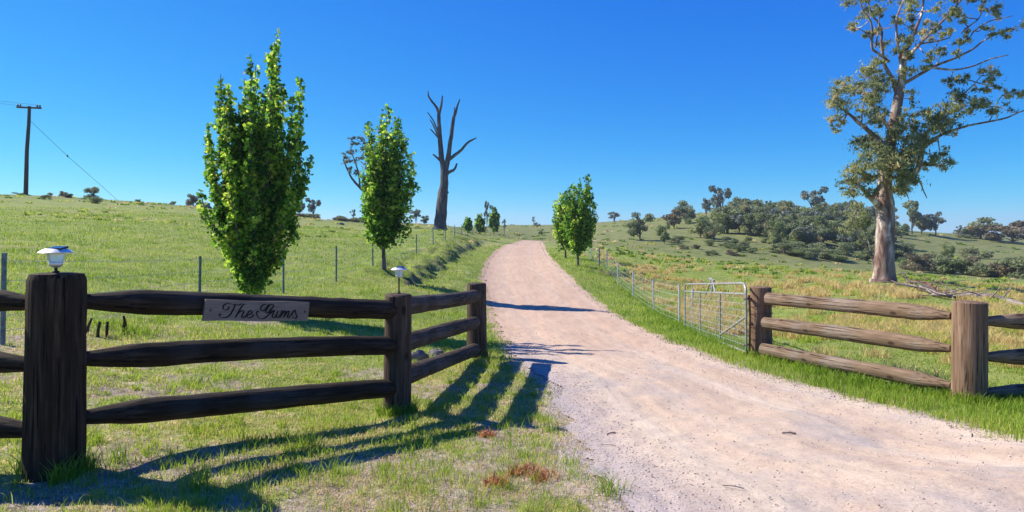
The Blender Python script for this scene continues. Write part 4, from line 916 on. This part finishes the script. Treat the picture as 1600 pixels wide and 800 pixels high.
# ------------------------------------------------------------------ gate
gh = np.array((3.84, 10.5)); gf = np.array((4.43, 16.4)); gd = gf-gh; GL = np.linalg.norm(gd); gd /= GL
z0b, z1b = zat(0, 550, 10.5), zat(0, 513, 16.4); GH = 1.13
gate = thing('farm_gate', 'white tubular steel farm gate swung open beside the right fence', 'gate', (gh[0], gh[1], G(*gh)))
gi = np.array((gh[0], gh[1], G(*gh)))
def gp(u, v, off=0):
    q = gh+gd*u*GL; z = z0b+(z1b-z0b)*u+v*GH; return np.array((q[0]+gd[1]*off, q[1]-gd[0]*off, z))-gi
m = MB(); rc = .2/GL
fr_pts = [gp(0, 0)]+[gp(0, v) for v in (.3, .6, .82)]+[gp(.004, .93), gp(.02, .99), gp(.05, 1)]+[gp(u, 1) for u in (.3, .6)]+[gp(.95, 1), gp(.98, .99), gp(.996, .93)]+[gp(1, v) for v in (.82, .5, .1)]+[gp(1, 0)]+[gp(u, 0) for u in (.75, .5, .25, .0)]
m.tube(fr_pts, .02, 10); m.build('frame', M['white_steel'], gate)
def gt(px):     # fraction along the gate seen at a pixel column
    t_ = (px-800)/F; return float((gh[0]-t_*gh[1])/((t_*gd[1]-gd[0])*GL))
m = MB(); m.tube([gp(0, .84), gp(1, .84)], .017, 8); m.build('top_bar', M['white_steel'], gate)
for px in (1094, 1125):
    m = MB(); u = gt(px); m.tube([gp(u, 0), gp(u, .84)], .018, 8); m.build('upright', M['white_steel'], gate)
m = MB(); m.tube([gp(gt(1125), .12), gp(.01, .5)], .02, 8); m.build('brace', M['white_steel'], gate)
m = MB(); m.tube([gp(gt(1081), 0), gp(gt(1081), .95)], .009, 6)
m.tube([gp(gt(1081), .7, .02), gp(gt(1081), .9, .02)], .03, 6); m.build('latch', M['steel'], gate)
m = MB()
for v in (.1, .2, .3, .4, .5, .6, .7): m.tube([gp(0, v, -.02), gp(1, v, -.02)], .0028, 4)
for u in np.linspace(.02, .98, 34): m.tube([gp(u, 0, -.02), gp(u, .84, -.02)], .0022, 4)
m.build('wire_mesh', M['steel'], gate)
m = MB(); uc = gt(1112)
m.tube([gp(uc+.1, .8), gp(uc, 1.1), gp(uc-.06, .84)], .018, 6)
m.tube([gp(uc, 1.08), gp(uc-.005, .84)], .02, 6); m.tube([gp(uc+.04, 1.1), gp(uc-.04, 1.05)], .022, 6); m.build('bracket', M['white_steel'], gate)
m = MB()
for v in (.1, .77):
    a = gp(0, v); b_ = np.array((Q1[0]-.1, Q1[1], 0))-gi; b_[2] = a[2]; m.tube([a-np.array((.03, 0, 0)), b_+np.array((.05, 0, 0))], .016, 8)
m.build('hinge', M['rust'], gate)
m = MB(); m.tube([gp(0, .78)+(0.05, 0, .05), gp(0, .5)+(.07, .0, 0), gp(0, .1)+(.06, 0, 0), gp(0, .0)+(.06, 0, 0)], .018, 6); m.build('hinge_rod', M['rust'], gate)

# ------------------------------------------------------------------ wire fences
def wire_fence(label, pts, hgt, rad, mat, wires, netting, mesh_r=.003, dark=()):
    root = thing('wire_fence', label, 'fence', (pts[0][0], pts[0][1], G(*pts[0])))
    o0 = np.array(root.location)
    for i, (x, y) in enumerate(pts):
        m = MB(); z = G(x, y); rg = random.Random(i*5+len(pts)); lx, ly = rg.uniform(-.03, .03), rg.uniform(-.03, .03)
        b = np.array((x, y, z))-o0
        m.tube([b-(0, 0, .2), b+(lx, ly, hgt+rg.uniform(-.05, .06))], rad*(1.5 if i in dark else 1), 6)
        m.build('post', M['bark'] if i in dark else mat, root)
    m = MB()
    for i in range(len(pts)-1):
        (xa, ya), (xb, yb) = pts[i], pts[i+1]; n = 8
        for wz in wires:
            m.tube([(xa+(xb-xa)*t-o0[0], ya+(yb-ya)*t-o0[1], (G(xa, ya)*(1-t)+G(xb, yb)*t)+wz*hgt-.03*math.sin(math.pi*t)-o0[2]) for t in (0, .25, .5, .75, 1)], mesh_r, 3)
        if netting and ya < netting:
            L = math.hypot(xb-xa, yb-ya); k = int(L/.3)
            for q in range(1, k):
                t = q/k; x = xa+(xb-xa)*t-o0[0]; y = ya+(yb-ya)*t-o0[1]; z = G(xa, ya)*(1-t)+G(xb, yb)*t-o0[2]
                m.tube([(x, y, z+.04), (x, y, z+wires[-1]*hgt)], mesh_r*.6, 3)
    m.build('wire', M['steel'], root)
    return root
wire_fence('steel picket wire fence running along the left paddock', [(-6.1,2.2),(-6.37,8),(-6.5,13.3),(-6.25,17.5),(-5.85,21.3),(-5.65,26),(-5.08,34),(-4.92,40),(-4.9,47),(-4.92,55),(-4.95,63),(-5,72),(-5.1,82),(-5.2,94)], 1.14, .03, M['picket'], [.15,.32,.5,.7,.92], 40)
wire_fence('wire netting fence beyond the open gate on the right', [(4.5,17.2),(4.88,22),(5.1,27),(5.28,32),(5.5,37),(5.45,40),(5.7,46),(6.0,53),(6.6,62)], 1.12, .028, M['steel'], [.12,.25,.4,.55,.72,.93], 45, dark=(5,))

# ------------------------------------------------------------------ power pole
pb = (-.758*74, 74); zp = G(*pb)
pp = thing('power_pole', 'leaning dark wooden power pole on the left ridge', 'power pole', (pb[0], pb[1], zp))
top = CAMZ+(HZ-166)/F*74-zp
m = MB(); m.tube([(-.15, 0, -.5), (-.1, 0, 1), (0, 0, top*.5), (.22, 0, top*.8), (.3, 0, top)], [.24, .23, .2, .18, .16], 12, .03); m.build('pole', M['pole_wood'], pp)
m = MB(); m.tube([(-1.15, 0, top-.1), (1.65, 0, top-.22)], .11, 8); m.build('crossarm', M['pole_wood'], pp)
for xx in (-1.05, -.75, 1.2, 1.5):
    m = MB(); m.lathe([(.05, 0), (.11, .05), (.08, .12), (.1, .18), (.03, .25)], 10, (xx, 0, top-.03-.04*xx)); m.build('insulator', M['black'], pp)
m = MB(); ge = (-.615*78, 78); gz = G(*ge)
m.tube([(.3, 0, top-1.6), ((ge[0]-pb[0])*.43, (ge[1]-pb[1])*.43, (top-1.6)*.57+(gz-zp)*.43)], .02, 5); m.tube([((ge[0]-pb[0])*.43, (ge[1]-pb[1])*.43, (top-1.6)*.57+(gz-zp)*.43), (ge[0]-pb[0], ge[1]-pb[1], gz-zp)], .02, 5)
c = ((ge[0]-pb[0])*.43, (ge[1]-pb[1])*.43, (top-1.6)*.57+(gz-zp)*.43); m.lathe([(.02, -.15), (.08, -.1), (.08, .1), (.02, .15)], 8, c); m.build('stay_wire', M['pole_wood'], pp)
m = MB()
for xx in (-1.05, 1.5):
    m.tube([(xx, 0, top+.1), (xx-8, -4, top+.5), (xx-16, -8, top+1.6), (xx-40, -20, top+6)], .014, 4)
m.build('power_line', M['pole_wood'], pp)

# ------------------------------------------------------------------ rocks, stakes, fallen timber, twigs, weeds
def rock(px, py, wpx, hpx, label, name='rock', seed=0, group=None, Yd=None, mat='rock'):
    b = pixH(px, py) if Yd is None else ((px-800)/F*Yd, Yd); k = b[1]/F; rg = np.random.default_rng(seed)
    n = 14; mm = 9; V = []; dd = rg.normal(size=(6, 3))
    for i in range(mm):
        th_ = math.pi*i/(mm-1)
        for j in range(n):
            a = 2*math.pi*j/n; v = np.array((math.sin(th_)*math.cos(a), math.sin(th_)*math.sin(a), math.cos(th_)))
            f = 1+sum(.09*math.sin(3*v.dot(d)+i_) for i_, d in enumerate(dd)); V.append(v*f*np.array((wpx*k/2, wpx*k/2*.8, hpx*k*.75)))
    m = MB(); m.add(V, [(i*n+j, i*n+(j+1) % n, (i+1)*n+(j+1) % n, (i+1)*n+j) for i in range(mm-1) for j in range(n)])
    o = m.build(name, M[mat], smooth=True, sharp=35); o.location = (b[0], b[1], G(*b)+hpx*k*.15); tag(o, label, 'rock', group); return o
rock(654, 563, 30, 18, 'bluish rock behind the lowest rail right of the second post', seed=2, group='rocks behind the left fence')
rock(682, 556, 26, 12, 'flatter dark rock beside the bluish one', seed=3, group='rocks behind the left fence')
rock(318, 328, 24, 9, 'dark boulder on the left ridge by the reddish bush', 'boulder', seed=4, Yd=80)
rock(532, 351, 10, 4, 'small dark rock on the left hillside between the poplars', seed=5)
rock(465, 355, 9, 5, 'small brown rock by the right side of the tall poplar', seed=6)
for i, (px, py, dx) in enumerate(((134,522,8),(152,527,3),(167,527,0),(192,523,2),(200,518,-8))):
    b = pixH(px, py); k = b[1]/F; z = G(*b); m = MB()
    m.tube([(0, 0, -.1), (dx*k*.5, 0, 12*k), (dx*k, .02, 24*k)], [.022, .02, .017], 7, .1, i)
    o = m.build('stake', M['dark_wood']); o.location = (b[0], b[1], z)
    tag(o, ('leftmost slanting garden stake beside the thick post', 'second short charred stake from the thick post', 'tallest upright charred stake in the row', 'fourth stake standing in the green tuft', 'stake leaning left against its neighbour in the tuft')[i], 'stake', 'stakes behind the left fence')
def branch(name, label, path, rads, mat, cat, twigs=(), seed=0, group=None, rough=.12):
    pts = []
    for (px, py, up) in path:
        b = pixH(px, py); pts.append(np.array((b[0], b[1], G(*b)+up)))
    o0 = pts[0].copy(); m = MB(); q = catmull([tuple(p-o0) for p in pts], 4); rr = np.interp(np.linspace(0, 1, len(q)), np.linspace(0, 1, len(rads)), rads)
    rg = np.random.default_rng(seed)
    m.tube(q+rg.normal(0, .02, q.shape)*rads[0]*6, rr, 8, rough, seed)
    for t_ in range(int(twigs) if twigs else 0):
        a = q[rg.integers(1, len(q)-1)]; d = rg.normal(size=3)*np.array((.8, .6, .35)); d[2] = abs(d[2])*.8; m.tube([a, a+d*.5, a+d*1.0+rg.normal(0, .1, 3)], [rads[0]*.35, rads[0]*.22, .01], 5)
    o = m.build(name, M[mat]); o.location = o0; tag(o, label, cat, group); return o
branch('fallen_log', 'long half-buried fallen log running to the right edge', [(1478,462,.05),(1510,466,.08),(1545,470,.1),(1572,474,.08),(1605,482,.05)], [.13,.15,.2,.16,.1], 'grey_wood', 'log', 8, 3)
branch('dead_branch', 'curved dark dead branch from the gum foot', [(1400,432,.1),(1412,436,.35),(1420,446,.2),(1440,452,.25),(1468,462,.1)], [.05,.05,.04,.04,.03], 'dead_wood', 'branch', 5, 5, 'dead branches under the huge gum')
branch('dead_branch', 'pale broken branch pile right of the huge gum trunk', [(1408,450,.08),(1432,453,.15),(1455,460,.12),(1482,466,.05)], [.09,.09,.08,.05], 'grey_wood', 'branch', 16, 6, 'dead branches under the huge gum')
branch('dead_branch', 'thin reddish branch beside the pale broken pile', [(1425,444,.12),(1448,452,.3),(1462,460,.1)], [.05,.045,.03], 'rust', 'branch', 10, 7, 'dead branches under the huge gum')
branch('dead_branch', 'grey branch lying where the log begins', [(1458,464,.1),(1480,468,.15),(1500,468,.06)], [.08,.07,.04], 'grey_wood', 'branch', 10, 9, 'dead branches under the huge gum')
for i, (a, b_, lab) in enumerate((((1222,680),(1243,681),'short dark stick lying in the middle of the gravel road'),((948,682),(962,680),'stubby twig near the left edge of the gravel'),((938,699),(962,701),'thin twig just below the stubby one on the gravel'),((1130,764),(1162,769),'thin stick at the front of the gravel road'),((908,524),(922,526),'small dry twig in the road by the gate'))):
    branch('twig', lab, [(*a, .02), ((a[0]+b_[0])/2, (a[1]+b_[1])/2, .027), (*b_, .02)], [.007 if i in (0, 1) else .003]*2, 'grey_wood', 'twig', 0, 20+i, 'twigs on the gravel road', .1)
RW = leaf_mat('rusty_weed', [(0, (.3, .1, .04)), (.5, (.5, .2, .09)), (1, (.6, .34, .14))], .3, 1.2)
for i, (px, py, n, rd, lab) in enumerate(((845,748,130,.06,'largest rusty orange weed patch near the road edge'),(822,738,90,.04,'small orange weed left of the largest patch'),(776,757,140,.04,'orange weed clump in the worn grass'),(761,682,130,.035,'orange weed clump at the end of the fence shadow'),(668,563,60,.03,'orange leaves at the foot of the end post'),(800,742,60,.03,'tiny orange weed between the two clumps'))):
    gx, gy = pixH(px, py); hh = .05*(.4+rng.random(n)); x = gx+np.clip(rng.normal(0, rd, n), -1.7*rd, 1.7*rd); y = gy+np.clip(rng.normal(0, rd, n), -1.7*rd, 1.7*rd)
    o = blades('weed', x, y, hh, np.full(n, .008), rng.random(n), None, 1.1, mat=RW); tag(o, lab, 'weed', 'orange weeds in the worn grass')

# ------------------------------------------------------------------ haze
hz = MB(); hz.box((0, 400, 15), (3600, 3600, 64)); ho = hz.build('haze', None, smooth=False)
hm = bpy.data.materials.new('haze'); hm.use_nodes = True; hn = hm.node_tree; hn.nodes.clear()
ho_ = hn.nodes.new('ShaderNodeOutputMaterial'); pv = hn.nodes.new('ShaderNodeVolumePrincipled'); pv.inputs['Color'].default_value = (.8, .88, 1, 1); pv.inputs['Density'].default_value = .00028; pv.inputs['Anisotropy'].default_value = .2
hn.links.new(pv.outputs[0], ho_.inputs['Volume']); ho.data.materials.append(hm); tag(ho, 'thin pale summer haze over the paddocks', kind='stuff')
